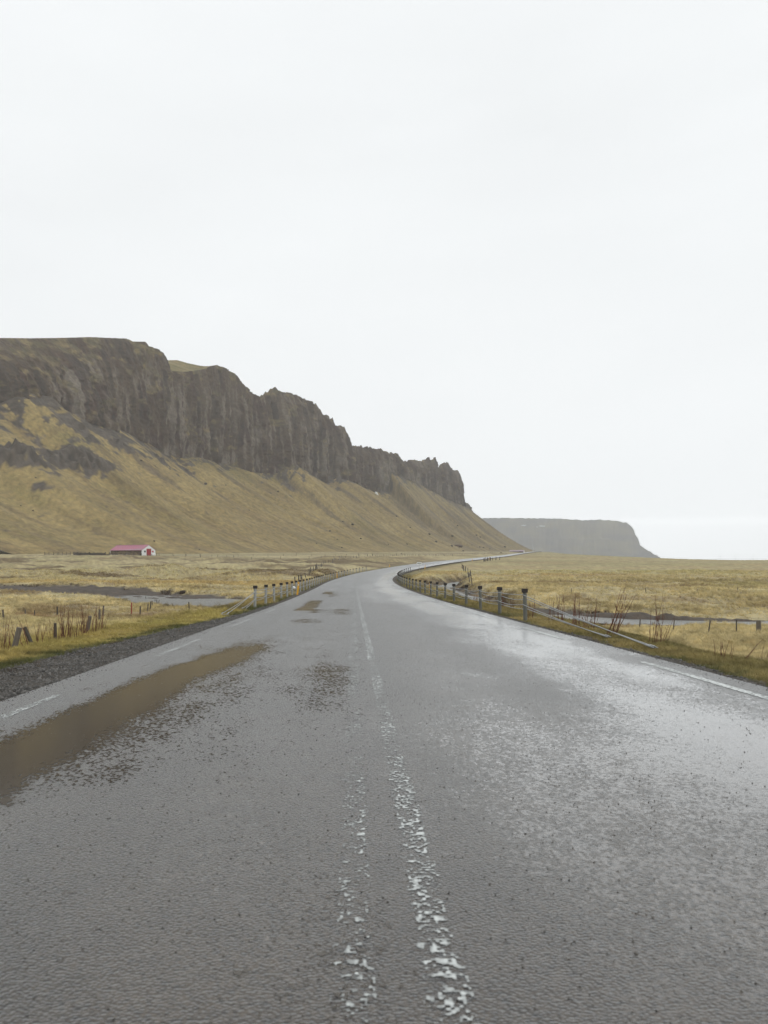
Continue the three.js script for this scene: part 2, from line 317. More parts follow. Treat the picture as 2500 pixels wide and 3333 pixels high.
const mountain = group('mountain');
structure(mountain).userData.label = 'long brown cliff above grassy scree slopes';
{
  const ss = [];
  for (let px = -900; px < -60; px += 12) ss.push(sOfPx(px));
  for (let px = -60; px < 1521; px += 1.5) ss.push(sOfPx(px));
  for (let s = SEND; s < S1; s += 3) ss.push(s);
  const C = ss.length;
  // grassy scree
  const RT = 120;
  const tal = (r, c) => { const s = ss[c], t = r / (RT - 1), fl = flute(s), n = fl - 3 + (toeN(s) + 14 - fl) * Math.pow(t, 1.15), [x, z] = ring(s, n); return [x, talus(s, n), -z, s, n]; };
  const cache = [];
  for (let r = 0; r < RT; r++) for (let c = 0; c < C; c++) cache.push(tal(r, c));
  const gT = gridGeo(RT, C, (r, c) => cache[r * C + c].slice(0, 3), (r, c) => { const q = cache[r * C + c]; return [q[3] / 26, q[4] / 26]; }, (r, c) => {
    const [x, y, z, s, n] = cache[r * C + c], t = clamp((n - flute(s)) / (toeN(s) - flute(s)));
    const n1 = fbm(s / 60 + n / 90, n / 35, 3), n2 = fbm(s / 9, n / 3.2, 3), n3 = vn(s / 2.4, n / 1.1), n5 = fbm(s / 12 + 40, n / 70, 3);
    let k = mix3([.268, .198, .074], [.33, .248, .098], clamp(.5 + 1.1 * n1 + .5 * n2));
    k = mix3(k, [.185, .156, .050], clamp(-.1 + 1.2 * fbm(s / 80 + 9, n / 60, 3) + .9 * n5 + .5 * n2));
    k = mix3(k, [.19, .13, .062], .55 * sst(.1, .4, n5 + .3 * n2));
    const far = sst(450, 1100, s);
    k = mix3(k, [.165, .128, .066], .9 * far * clamp(.45 + 1.8 * n5 + .5 * n1));
    // rock breaking through
    let rock = sst(.48, .62, fbm(s / 13, n / 9 + 70, 4) + .42 * sst(.3, .0, t) + .30 * (1 - sst(-60, 160, s)) * sst(.45, .1, t) - .1);
    rock = Math.max(rock, sst(.12, .0, (n - flute(s)) / 30 - .12 + .7 * n2));
    for (const o of outcrops) { const e = Math.sqrt(((s - o[0]) / o[2]) ** 2 + ((n - o[1]) / o[3]) ** 2); if (e < 1.8) rock = Math.max(rock, sst(1.25, 1.0, e + 1.1 * fbm(s / 9, n / 5, 3))); }
    for (const o of scars) { const e = Math.sqrt(((s - o[0]) / o[2]) ** 2 + ((n - o[1]) / o[3]) ** 2); if (e < 1.8) rock = Math.max(rock, .55 * sst(1.2, .5, e + .9 * fbm(s / 6, n / 16, 3))); }
    k = mix3(k, mix3([.072, .055, .038], [.135, .113, .09], clamp(.35 + 1.3 * fbm(s / 5, n / 3, 3))), rock);
    const v = 1 + .30 * n3 + .22 * n2;
    return [k[0] * v, k[1] * v, k[2] * v];
  });
  mesh('grass_slope', gT, slopeMat, mountain);
  // cliff
  const RC = 150;
  const disp = (s, v, h) => {
    const deep = 1 - .75 * sst(.55, 1, v) * (1 - sst(-40, 190, s));
    let d = flute(s) * (1 - .55 * v);
    d += deep * (7.5 * ridge(s / 26 + .25 * vn(v * 3, s / 60), 3 + v * .5) * .6 + 5.0 * ridge(s / 10 + .3 * vn(v * 4, s / 30), 9 + v * .8) * .6 + 2.0 * vn(s / 3.6, v * 4) + 2.2 * fbm(s / 6, h / 7, 3));
    d += 2.2 * fbm(s / 30, h / 14, 3) + .7 * vn(s / 1.6, h / 2.5);
    return d;
  };
  const cl = [];
  for (let c = 0; c < C; c++) {
    const s = ss[c], fh = footAt(s) - 4, L = lean(s);
    const [rx, rz] = ring(s, disp(s, 1, 100) - L), px = pxOf(rx, rz);
    let rim = s > SEND ? null : EYE + sight(px, pw(rimTable, px))[1] * rz;
    if (rim === null) { const e = ring(SEND, 0); rim = EYE + sight(1532, 1634)[1] * e[1] - 3 * (s - SEND) / REND + 3 * vn(s / 9, 4); }
    rim += sst(250, 420, s) * ((3.2 + 4 * sst(650, 900, s)) * (hash(Math.floor(s / (9 + 5 * sst(650, 900, s)) + .3 * vn(s / 4, 1)), 3) - .6) + 1.6 * (hash(Math.floor(s / 3.4), 8) - .6));
    rim = Math.max(rim, fh + 5);
    for (let r = 0; r < RC; r++) {
      const v = r / (RC - 1), h = lerp(fh, rim, v);
      const back = L * (.18 * v + .82 * Math.pow(v, lerp(2.0, 3.2, sst(-40, 190, s))));
      const n = disp(s, v, h) - back, [x, z] = ring(s, n);
      cl[r * C + c] = [x, h, -z, s, v];
    }
  }
  const gC = gridGeo(RC, C, (r, c) => cl[r * C + c].slice(0, 3), (r, c) => { const q = cl[r * C + c]; return [q[3] / 22, q[1] / 22]; }, (r, c) => {
    const [x, h, z, s, v] = cl[r * C + c];
    const st = fbm(s / 4.5, h / 38, 3), blotch = fbm(s / 28 + 6, h / 24, 3), fine = fbm(s / 2.2, h / 3, 3), gr = vn(s / 1.2, h / 1.4);
    let k = mix3([.080, .053, .030], [.116, .083, .051], clamp(.5 + 1.1 * blotch + .6 * fine));
    k = mix3(k, [.066, .036, .023], .8 * sst(.05, .35, fbm(s / 16 + 30, h / 26, 3)));
    k = mix3(k, [.20, .170, .132], .85 * sst(.0, .42, st + .55 * blotch - .32 * sst(.5, .95, v) + .1 * fine));
    k = mix3(k, [.036, .027, .020], .55 * sst(.12, .4, -st + .3 * fine));
    const left = 1 - sst(-120, 230, s);
    let green = sst(.22, .5, fbm(s / 13, h / 7 + 12, 4) + .34 * left * sst(.35, .9, v) + .20 * sst(.86, 1, v) - .05);
    green = Math.max(green, .8 * sst(.2, .45, fbm(s / 18 + 3, h / 12, 3) + .5 * left - .38));
    k = mix3(k, mix3([.105, .088, .042], [.235, .18, .082], clamp(.35 + 1.5 * fbm(s / 6 + 9, h / 5, 3))), .85 * green);
    const q = 1 + .22 * gr + .14 * fine;
    return [k[0] * q, k[1] * q, k[2] * q];
  });
  mesh('cliff_face', gC, rockMat, mountain);
  // plateau behind the rim
  const back = [0, 3, 8, 16, 28, 44, 64, 90, 140, 240, 420];
  const gP = gridGeo(back.length, C, (r, c) => {
    const q = cl[(RC - 1) * C + c], s = ss[c], px = pxOf(q[0], -q[2]), m = back[r], k = s > SEND ? (s - SEND) / REND : 0, nx = N[0] * Math.cos(k) + D[0] * Math.sin(k), nz = N[1] * Math.cos(k) + D[1] * Math.sin(k);
    const mm = s > SEND ? Math.min(m, REND * .55) : m;
    const dome = 17 * sst(560, 625, px) * (1 - sst(668, 712, px));
    return [q[0] - nx * mm, q[1] + dome * sst(0, 56, m) - .035 * m - (dome > 1 ? 0 : Math.min(m * lerp(1.1, 5, sst(400, 650, s)), 26) * sst(0, 60, s)) - (r ? .6 : 0), q[2] + nz * mm];
  }, (r, c, p) => [p[0] / 26, p[2] / 26], (r, c, p) => { const n = fbm(p[0] / 14, p[2] / 9, 3), k = mix3([.265, .205, .09], [.19, .165, .07], clamp(.5 + 1.2 * n)); const v = 1 + .15 * vn(p[0] / 2, p[2] / 2); return [k[0] * v, k[1] * v, k[2] * v]; });
  mesh('plateau', gP, slopeMat, mountain);
}

// ------------------------------------------------------------------ far table mountain
{
  const Z = 7800, prof = [[700, 1700], [1100, 1692], [1400, 1689], [1570, 1687], [1640, 1686], [1728, 1687], [1821, 1688.5], [1880, 1692], [1901, 1694], [1943, 1691.5], [2006, 1696], [2044, 1703], [2053, 1712], [2064, 1724], [2068, 1739], [2077, 1751], [2084, 1777], [2112, 1793], [2148, 1815], [2200, 1838], [2260, 1850]];
  const cols = [], rows = 70; for (let p = 700; p <= 2260; p += 3) cols.push(p);
  const top = p => EYE + sight(p, pw(prof, p))[1] * Z;
  const g = gridGeo(rows, cols.length, (r, c) => {
    const p = cols[c], t = r / (rows - 1), hT = top(p) + 3.5 * vn(p / 6, 4), b = -32;
    const v = clamp(t / .8), k = v < .55 ? Math.pow(v / .55, 1.3) * .52 : lerp(.52, 1, sst(.55, .95, v));
    const y = Math.max(b, lerp(b, hT, k)) + (t > .8 ? (t - .8) * 30 : 0);
    const out = lerp(1000, 0, Math.pow(v, .75)) - (t > .8 ? (t - .8) * 5 * 300 : 0) + (80 * fbm(p / 30, v * 1.5, 3) + 8 * ridge(p / 9, v)) * Math.sin(Math.PI * clamp(v)) ;
    return [sight(p, 1750)[0] * (Z - out), t > .8 ? Math.max(b, hT) : y, -Z + out];
  }, (r, c, p) => [p[0] / 200, p[1] / 200], (r, c, p) => {
    const n = fbm(p[0] / 160, p[1] / 50, 4), m = fbm(p[0] / 40, p[1] / 20, 3); let k = mix3([.215, .178, .086], [.115, .094, .070], clamp(.5 + 1.2 * n));
    return k.map(q => q * (1 + .16 * m));
  });
  structure(mesh('distant_table_mountain', g, rockMat)).userData.label = 'flat-topped hazy mountain beyond the plain';
  for (const [px, py, w, l] of [[1704, 1711, 17, 'longer lower snow patch high on the hazy table mountain'], [1765, 1713, 20, 'rightmost snow patch high on the hazy table mountain'], [1748, 1716, 8, 'tiny middle snow speck high on the hazy table mountain']]) {
    const [a, b] = sight(px, py), z = Z - 420, sh = new THREE.Shape(); for (let k = 0; k < 12; k++) { const t = k / 12 * 6.283, q = .7 + .5 * rnd(); sh[k ? 'lineTo' : 'moveTo'](Math.cos(t) * w * q, Math.sin(t) * w * .24 * q); }
    const m = mesh('snow_patch', new THREE.ExtrudeGeometry(sh, { depth: 6, bevelEnabled: false }), new THREE.MeshStandardMaterial({ color: 0xc9cfd0, roughness: .9 })); m.position.set(a * z, EYE + b * z, -z); m.rotation.x = -.5; tag(m, l, 'snow');
  }
}

// ------------------------------------------------------------------ road
function strip(u0, u1, z0, z1, lift, cols = 2, opt = {}) {
  const zs = []; for (let z = z0; z < z1; z += z < 20 ? .2 : z < 260 ? .6 : z * .006) zs.push(z); zs.push(z1);
  const g = gridGeo(zs.length, cols, (r, c) => { const z = zs[r], t = c / (cols - 1), a = typeof u0 === 'function' ? u0(z) : u0, b = typeof u1 === 'function' ? u1(z) : u1, u = lerp(a, b, t), p = roadAt(z, u); return [p[0], p[1] + lift + (opt.drop ? opt.drop(t, z, u) : 0), -p[2]]; },
    (r, c) => { const z = zs[r], t = c / (cols - 1); return opt.uv ? opt.uv(t, z) : [lerp(u0, u1, t) / 2.5, z / 2.5]; }, opt.tone ? (r, c) => opt.tone(c / (cols - 1), zs[r]) : null);
  if (opt.uv1) { const q = new Float32Array(zs.length * cols * 2); for (let r = 0; r < zs.length; r++) for (let c = 0; c < cols; c++) q.set(opt.uv1(c / (cols - 1), zs[r]), (r * cols + c) * 2); g.setAttribute('uv1', new THREE.BufferAttribute(q, 2)); }
  return g;
}
const cellN = 190, cellTone = new Float32Array(cellN * cellN), cellX = new Float32Array(cellN * cellN), cellY = new Float32Array(cellN * cellN), cellH = new Float32Array(cellN * cellN);
for (let k = 0; k < cellN * cellN; k++) { cellTone[k] = rnd(); cellX[k] = rnd(); cellY[k] = rnd(); cellH[k] = .45 + .55 * rnd(); }
const chipH = new Float32Array(1024 * 1024), chipT = new Float32Array(1024 * 1024);
for (let j = 0; j < 1024; j++) for (let i = 0; i < 1024; i++) {
  const x = i / 1024 * cellN, y = j / 1024 * cellN, ci = Math.floor(x), cj = Math.floor(y); let best = 9, bk = 0;
  for (let b = -1; b < 2; b++) for (let a = -1; a < 2; a++) { const k = ((cj + b + cellN) % cellN) * cellN + (ci + a + cellN) % cellN, dx = ci + a + cellX[k] - x, dy = cj + b + cellY[k] - y, d = dx * dx + dy * dy; if (d < best) { best = d; bk = k; } }
  chipH[j * 1024 + i] = clamp(1.15 - best * 1.9) * cellH[bk]; chipT[j * 1024 + i] = cellTone[bk];
}
const asphaltMap = dataTex(1024, 1024, (i, j) => { const k = j * 1024 + i, t = .62 + 1.0 * (chipT[k] - .5) * Math.abs(chipT[k] - .5) * 2.4 - .2 * (chipH[k] < .18 ? 1 : 0) + .08 * vn(i / 90, j / 90); return [t * 1.04, t * .985, t * .91]; });
const asphaltBump = dataTex(1024, 1024, (i, j) => { const v = chipH[j * 1024 + i]; return [v, v, v]; });
// where water lies: along the ruts, in hollows and between the stones (u across 8 m, v along 40 m)
const rut = (u, z) => Math.exp(-Math.pow((u + 2.72 - .25 * sst(11, 18, z) + .12 * vn(z / 3, 1)) / (u > -2.72 ? .40 : .36), 4)) * (sst(2.5, 5.5, z) * (1 - sst(13, 21, z)) + .7 * sst(.15, .4, vn(z / 8, 7)) * sst(18, 30, z));
const wetFn = (u, z) => {
  const coarse = fbm(u * .55 + 3, z * .16, 4), mid = fbm(u * 2.6, z * .9 + 20, 3), sp = 1.25 * fbm(u * 66, z * 44, 2) + .30 * fbm(u * 13 + 9, z * 8, 2);
  let w = -.40 + .5 * coarse + .22 * mid - .16 * sst(.3, -.6, u);
  w += .5 * rut(u, z);
  w += .42 * Math.exp(-Math.pow((u - 3.2 - .15 * vn(z / 4, 2)) / .36, 2)) * sst(-.3, .25, vn(z / 7 + 2, 17) + .25);
  w += .5 * Math.exp(-Math.pow((u - 2.3) / .8, 2)) + .12 * Math.exp(-Math.pow((u + 1.2) / .5, 2)) + .3 * Math.exp(-Math.pow((u - .7) / .5, 2)) + .3 * sst(.6, 3, u);
  return sst(.26, .86, .40 + w * .8 + sp * lerp(.6, .44, sst(.4, 2, u)) + .12 * sst(20, 60, z) + .1 * sst(.6, 1.6, u));
};
const wetTex = (w, h, z0, z1) => { const t = dataTex(w, h, (i, j) => { const q = wetFn((i / w - .5) * 8, lerp(z0, z1, j / h)); return [.42 + .58 * q, lerp(.46, .15, q), 0]; }); t.wrapS = THREE.ClampToEdgeWrapping; t.wrapT = THREE.MirroredRepeatWrapping; t.channel = 1; return t; };
const asphaltMat = wet => new THREE.MeshPhysicalMaterial({ vertexColors: true, map: asphaltMap, bumpMap: asphaltBump, bumpScale: .016, roughness: .42, ior: 1.5, sheen: 1, sheenRoughness: .36, sheenColor: new THREE.Color().setRGB(.93, .97, 1), clearcoat: 1, clearcoatMap: wet, clearcoatRoughness: 1, clearcoatRoughnessMap: wet });
const streak = (u, z) => Math.exp(-Math.pow((u + .95 + .1 * vn(z / 6, 4)) / .34, 2)) * sst(-.25, .2, vn(z / 5, 14) + .1) * sst(7, 11, z) * (1 - sst(40, 70, z)) + .9 * Math.exp(-Math.pow((u + 1.9) / .4, 2)) * sst(.1, .4, vn(z / 4 + 9, 24)) * sst(11, 15, z);
const mudMask = (u, z) => sst(.3, .8, rut(u, z) + .8 * streak(u, z) + .7 * fbm(u * 4.2, z * 2.1, 3));
const tarTone = (t, z) => {                                             // oil-dark lane centres, stone-bright wheel paths, patches of brown silt
  const u = lerp(-4, 4, t), k = 1 + .22 * fbm(u * .9, z * .12 + 6, 3) + .25 * fbm(u * 3.5 + 9, z * 2.2, 3) - .12 * Math.exp(-Math.pow((u + 1.9) / .5, 2)) - .1 * Math.exp(-Math.pow((u - 1.7) / .5, 2)) + .1 * Math.exp(-Math.pow((u - .8) / .4, 2));
  return mix3([.078 * k, .062 * k, .046 * k], [.036 * k, .025 * k, .014 * k], .9 * mudMask(u, z));
};
const road = group('road'); structure(road).userData.label = 'wet two-lane asphalt road curving right towards the mountain';
mesh('asphalt', strip(-4.0, 4.0, -14, 18, 0, 81, { uv1: (t, z) => [t, z / 18], tone: tarTone }), asphaltMat(wetTex(1792, 2048, 0, 18)), road);
mesh('asphalt', strip(-4.0, 4.0, 18, 2700, 0, 33, { uv1: (t, z) => [t, (z - 18) / 60], tone: tarTone }), asphaltMat(wetTex(1024, 2048, 18, 78)), road);
// brown water standing in the left rut and along the lane
{
  const film = (w, h, u0, u1, z0, z1) => dataTex(w, h, (i, j) => { const u = lerp(u0, u1, i / w), z = lerp(z0, z1, j / h), a = 1.0 * rut(u, z) + .34 * Math.exp(-Math.pow((u + 2.25) / .6, 2)) * sst(4, 7, z) * (1 - sst(14, 24, z)) + .46 * streak(u, z) - .52 + .95 * fbm(u * 58, z * 36, 2) + .3 * fbm(u * 4, z * 1.3, 3); return [1, 1, 1, a > 0 ? 1 : 0]; });
  const silt = t => new THREE.MeshPhysicalMaterial({ color: new THREE.Color().setRGB(.040, .029, .016), map: t, alphaTest: .5, roughness: .13, ior: 1.33 });
  const add = (u0, u1, z0, z1, w, h) => mesh('puddle', strip(u0, u1, z0, z1, .002, 3, { uv: (t, z) => [t, (z - z0) / (z1 - z0)] }), silt(film(w, h, u0, u1, z0, z1)), road);
  add(-3.5, -.4, 2.5, 22, 768, 2048); add(-3.5, -.4, 22, 75, 384, 2048);
}
// paint
const paintTex = (w, h, wide, density) => dataTex(w, h, (i, j) => {           // worn flakes; texture covers wide x 14 m
  const x = i / w * wide, y = j / h * 14, e = sst(0, .2, i / w) * sst(1, .8, i / w);
  const n = .7 * fbm(x / .035, y / .045, 3) + .5 * fbm(x / .16 + 4, y / .9, 3) + .75 * vn(x / .013 + 9, y / .017), a = n + density - .6 * (1 - e), g = .42 + .5 * sst(0, .6, a) + .1 * vn(x / .02, y / .03);
  return [g, g, g * .99, a > 0 ? 1 : 0];
});
const paintMat = (d, wide) => { const t = paintTex(96, 2048, wide, d); return new THREE.MeshStandardMaterial({ color: new THREE.Color().setRGB(.62, .65, .645), map: t, alphaTest: .5, roughness: .55 }); };
const worn = paintMat(-.46, .16), better = paintMat(-.2, .15), edgePaint = paintMat(.12, .13);
const clearPaint = paintMat(.45, .13);
const lineUv = (w, L) => (t, z) => [t, z / L];
const midPaint = paintMat(-.02, .18), farWorn = paintMat(-.3, .2);
mesh('worn_centre_line', strip(-.63, -.47, -10, 12, .003, 2, { uv: lineUv(.2, 14) }), worn, road);
mesh('worn_centre_line', strip(-.64, -.45, 12, 215, .003, 2, { uv: lineUv(.2, 14) }), farWorn, road);
mesh('solid_centre_line', strip(-.35, -.20, -10, 15, .003, 2, { uv: lineUv(.2, 14) }), better, road);
mesh('solid_centre_line', strip(-.35, -.2, 15, 215, .003, 2, { uv: lineUv(.2, 14) }), midPaint, road);
mesh('centre_line', strip(-.35, -.2, 215, 900, .004, 2, { uv: lineUv(.2, 14) }), worn, road);
for (let k = -1; k < 23; k++) mesh('edge_dash', strip(-3.65, -3.535, 6 + 9.4 * k, 10.3 + 9.4 * k, .004, 2, { uv: (t, z) => [t, z / 14 + k * .37] }), edgePaint, road);
for (let k = -1; k < 21; k++) mesh('edge_dash', strip(3.535, 3.66, 9.2 + 9.9 * k, 14.1 + 9.9 * k, .004, 2, { uv: (t, z) => [t, z / 14 + k * .29] }), clearPaint, road);

// shoulders of crushed stone
const gravelMap = dataTex(512, 512, (i, j) => { const k = (j * 2) * 1024 + i * 2, t = .45 + .75 * chipT[k] * (chipH[k] < .2 ? .4 : 1); return [t, t * .97, t * .92]; });
const gravelMat = new THREE.MeshStandardMaterial({ color: new THREE.Color().setRGB(.088, .073, .058), map: gravelMap, bumpMap: asphaltBump, bumpScale: .014, roughness: .85 });
const dropL = (t, z, u) => -.02 - .075 * (1 - t) + .018 * vn(u * 3, z * 1.7), dropR = (t, z, u) => -.02 - .075 * t + .015 * vn(u * 3, z * 1.7);
structure(mesh('gravel_shoulder', strip(z => -shoulderL(z) - .3 + .16 * vn(z / .9, 2), -3.86, -12, 2600, 0, 8, { drop: dropL, uv: (t, z) => [t * 1.6, z / 1.1] }), gravelMat)).userData.label = 'crushed stone shoulder on the left of the road';
structure(mesh('gravel_shoulder', strip(3.86, z => shoulderR(z) + .25 + .14 * vn(z / .8, 9), -12, 2600, 0, 6, { drop: dropR, uv: (t, z) => [t * .7, z / 1.1] }), gravelMat)).userData.label = 'narrow dark stone edge on the right of the road';
{
  const geo = new THREE.IcosahedronGeometry(1, 0); geo.scale(1, .62, .85);
  const n = 24000, im = new THREE.InstancedMesh(geo, new THREE.MeshStandardMaterial({ color: 0xffffff, roughness: .75 }), n), m = new THREE.Matrix4(), q = new THREE.Quaternion(), col = new THREE.Color();
  for (let k = 0; k < n; k++) {
    const z = 5 * Math.pow(9, rnd()) , left = rnd() < .8, u = left ? -rr(rnd() < .25 ? 3.75 : 3.93, shoulderL(z) + .25) : rr(rnd() < .3 ? 3.82 : 3.95, shoulderR(z) + .2), p = roadAt(z, u), s = rr(.006, .02) * (Math.abs(u) < 4.02 ? .5 : rnd() < .06 ? 1.8 : 1);
    q.setFromEuler(new THREE.Euler(rnd() * 6, rnd() * 6, rnd() * 6));
    const t = left ? 1 - (-u - 3.86) / (shoulderL(z) + .3 - 3.86) : (u - 3.86) / (shoulderR(z) + .25 - 3.86);
    m.compose(V(p[0], p[1] + (Math.abs(u) < 4 ? 0 : left ? dropL(t, z, u) : dropR(t, z, u)) + s * .2, -p[2]), q, V(s, s, s)); im.setMatrixAt(k, m);
    const g = rr(.045, .16); im.setColorAt(k, col.setRGB(g, g * .95, g * .88));
  }
    shade(im).name = 'loose_gravel';
  const grit = new THREE.InstancedMesh(geo, im.material, 5000);
  for (let k = 0; k < 5000; k++) {
    const z = 2 * Math.pow(14, rnd()), u = rr(-3.9, 3.9), p = roadAt(z, u), s = rr(.0022, .006);
    q.setFromEuler(new THREE.Euler(rnd() * 6, rnd() * 6, rnd() * 6)); m.compose(V(p[0], p[1] + s * .3, -p[2]), q, V(s, s, s)); grit.setMatrixAt(k, m);
    const g = rr(.03, .13); grit.setColorAt(k, col.setRGB(g, g * .92, g * .8));
  }
  shade(grit).name = 'road_grit'; grit.userData = { kind: 'stuff', label: 'fine grit scattered over the asphalt', category: 'grit' }; scene.add(grit);
 im.userData = { kind: 'stuff', label: 'loose crushed stones on the road shoulders', category: 'gravel' }; scene.add(im);
}

// ------------------------------------------------------------------ water
const ripple = dataTex(256, 256, (i, j) => { const f = (a, b) => fbm(a / 14, b / 7, 3); const m = sst(190, 256, i), l = sst(190, 256, j), v = .5 + .5 * lerp(lerp(f(i, j), f(i - 256, j), m), lerp(f(i, j - 256), f(i - 256, j - 256), m), l); return [v, v, v]; });
const waterMat = new THREE.MeshPhysicalMaterial({ color: new THREE.Color().setRGB(.19, .19, .175), roughness: .3, bumpMap: ripple, bumpScale: .16, ior: 1.33 });
function water(name, line, level, from, to, label) {
  const pts = []; for (let k = from; k < to; k++) for (let j = 0; j < 8; j++) { const t = j / 8; pts.push([lerp(line[k][0], line[k + 1][0], t), lerp(line[k][1], line[k + 1][1], t), lerp(line[k][2], line[k + 1][2], t)]); } pts.push(line[to]);
  const g = gridGeo(pts.length, 12, (r, c) => { const a = pts[Math.max(0, r - 1)], b = pts[Math.min(pts.length - 1, r + 1)], dx = b[0] - a[0], dz = b[1] - a[1], l = Math.hypot(dx, dz), w = (c / 11 - .5) * 2 * (pts[r][2] * 1.0 + .3); return [pts[r][0] - dz / l * w, level, -(pts[r][1] + dx / l * w)]; }, (r, c, p) => [p[0] / 3, p[2] / 3]);
  structure(mesh(name, g, waterMat)).userData.label = label;
}
water('river', river, LEVEL, 7, 14, 'shallow braided river over gravel left of the road');
water('river', river, LEVEL + .004, 0, 5, 'narrow bright river crossing the meadow right of the road');
water('ditch_water', ditch, LEVEL + .05, 1, 6, 'thin ditch water behind the right guardrail');
{
  const g = gridGeo(2, 2, (r, c) => [pool[0] + (c - .5) * 8.4, -2.47, -(pool[1] + (r - .5) * 14)], (r, c, p) => [p[0] / 5, p[2] / 5]);
  structure(mesh('muddy_pool', g, waterMat)).userData.label = 'muddy pool in the grass left of the road';
}

// ------------------------------------------------------------------ cable guardrails
const woodTex = dataTex(128, 256, (i, j) => { const v = .82 + .22 * fbm(i / 5, j / 70, 3) + .12 * fbm(i / 20, j / 20 + 9, 3) - .18 * sst(.35, .5, fbm(i / 3, j / 160 + 4, 2)); return [v * 1.0, v * 1.0, v * .97]; });
const postMat = new THREE.MeshStandardMaterial({ color: new THREE.Color().setRGB(.38, .385, .365), map: woodTex, roughness: .85, bumpMap: woodTex, bumpScale: .004 });
const capMat = new THREE.MeshStandardMaterial({ color: new THREE.Color().setRGB(.028, .022, .019), roughness: .8 });
const cableMat = new THREE.MeshStandardMaterial({ color: new THREE.Color().setRGB(.32, .33, .33), roughness: .55, metalness: .4, bumpMap: ripple, bumpScale: .003 });
const concreteMat = new THREE.MeshStandardMaterial({ color: new THREE.Color().setRGB(.17, .155, .13), roughness: .95 });
const postGeo = new THREE.LatheGeometry([[0, -.3], [.064, -.3], [.062, .3], [.060, .88], [.052, .895], [0, .895]].map(p => new THREE.Vector2(...p)), 14);
const capGeo = new RoundedBoxGeometry(.175, .125, .175, 2, .018);
const hookGeo = new THREE.CylinderGeometry(.014, .014, .17, 6).rotateX(Math.PI / 2);
const levels = [[.80, 1], [.66, -1], [.50, 1], [.36, -1]];
const shadedPostMat = postMat.clone(); shadedPostMat.color.setRGB(.17, .172, .155);  // same wood as the left posts, with their shaded side put into the colour
function guardrail(side, z0, count, step, anchors, label) {
  const g = group('cable_guardrail'); tag(g, label, 'guardrail', 'cable guardrails along the road');
  const posts = [];
  for (let k = 0; k < count; k++) {
    const z = z0 + k * step + rr(-.12, .12), p = roadAt(z, side * 4.75), y = land(p[0], p[2]);
    const pg = part('post', g); pg.position.set(p[0], y, -p[2]); pg.rotation.set(rr(-.02, .02), Math.atan(-roadD(z)) + rr(-.06, .06), rr(-.025, .025));
    mesh('shaft', postGeo, side < 0 ? postMat : shadedPostMat, pg);
    const cap = mesh('cap', capGeo, capMat, pg); cap.position.y = .93; cap.rotation.y = rr(-.1, .1);
    for (const [h] of levels) { const b = mesh('hook', hookGeo, cableMat, pg); b.position.y = h; b.rotation.y = Math.PI / 2; }
    posts.push([p[0], y, p[2], z]);
  }
  levels.forEach(([h, f], i) => {
    const pts = [], sd = f * side * -.075;
    const an = anchors[i >> 1], ad = (i & 1) * (side < 0 ? .2 : .07) - .05;
    const [ax, , az] = roadAt(an[0], side * (an[1] + ad));
    const ay = land(ax, az) + .06;
    const ropes = []; const end = V(ax, ay, -az), q0 = posts[0], r0 = V(q0[0] + sd, q0[1] + h, -q0[2]);
    for (let j = 0; j <= 8; j++) ropes.push(end.clone().lerp(r0, j / 8).add(V(0, -.03 * Math.sin(Math.PI * j / 8), 0)));
    for (let k = 0; k < posts.length - 1; k++) { const a = posts[k], b = posts[k + 1]; for (let j = 1; j <= 5; j++) { const t = j / 5; ropes.push(V(lerp(a[0], b[0], t) + sd, lerp(a[1], b[1], t) + h - .05 * (.4 + hash(k, i + 40)) * Math.sin(Math.PI * t), -lerp(a[2], b[2], t))); } }
    const le = posts[posts.length - 1], [bx, , bz] = roadAt(le[3] + 6 - (i >> 1) * 2, side * 4.8); ropes.push(V(bx, land(bx, bz) + .05, -bz));
    mesh('cable', stemGeo(ropes, ropes.map(() => .0115), 6), cableMat, g);
    const dir = r0.clone().sub(end).normalize(), tb = mesh('turnbuckle', new THREE.CylinderGeometry(.022, .022, .3, 8).rotateX(Math.PI / 2), cableMat, g);
    tb.position.copy(end.clone().addScaledVector(dir, .32)); tb.lookAt(tb.position.clone().add(dir));
  });
  for (const [z, u] of anchors) { const [x, , zz] = roadAt(z, side * (u + .03)); const b = mesh('anchor_block', new RoundedBoxGeometry(.34, .26, .3, 2, .04), concreteMat, g); b.position.set(x, land(x, zz) - (side > 0 ? .12 : .06), -zz); b.rotation.y = .3; }
}
guardrail(-1, 42.3, 32, 5.1, [[34.4, 5.0], [39.9, 4.95]], 'cable guardrail with posts coloured pale as if lit along the left road edge');
guardrail(1, 30.4, 32, 5.3, [[17.6, 4.9], [20.8, 4.9]], 'cable guardrail with capped posts coloured dark as if shaded round the right inside bend');

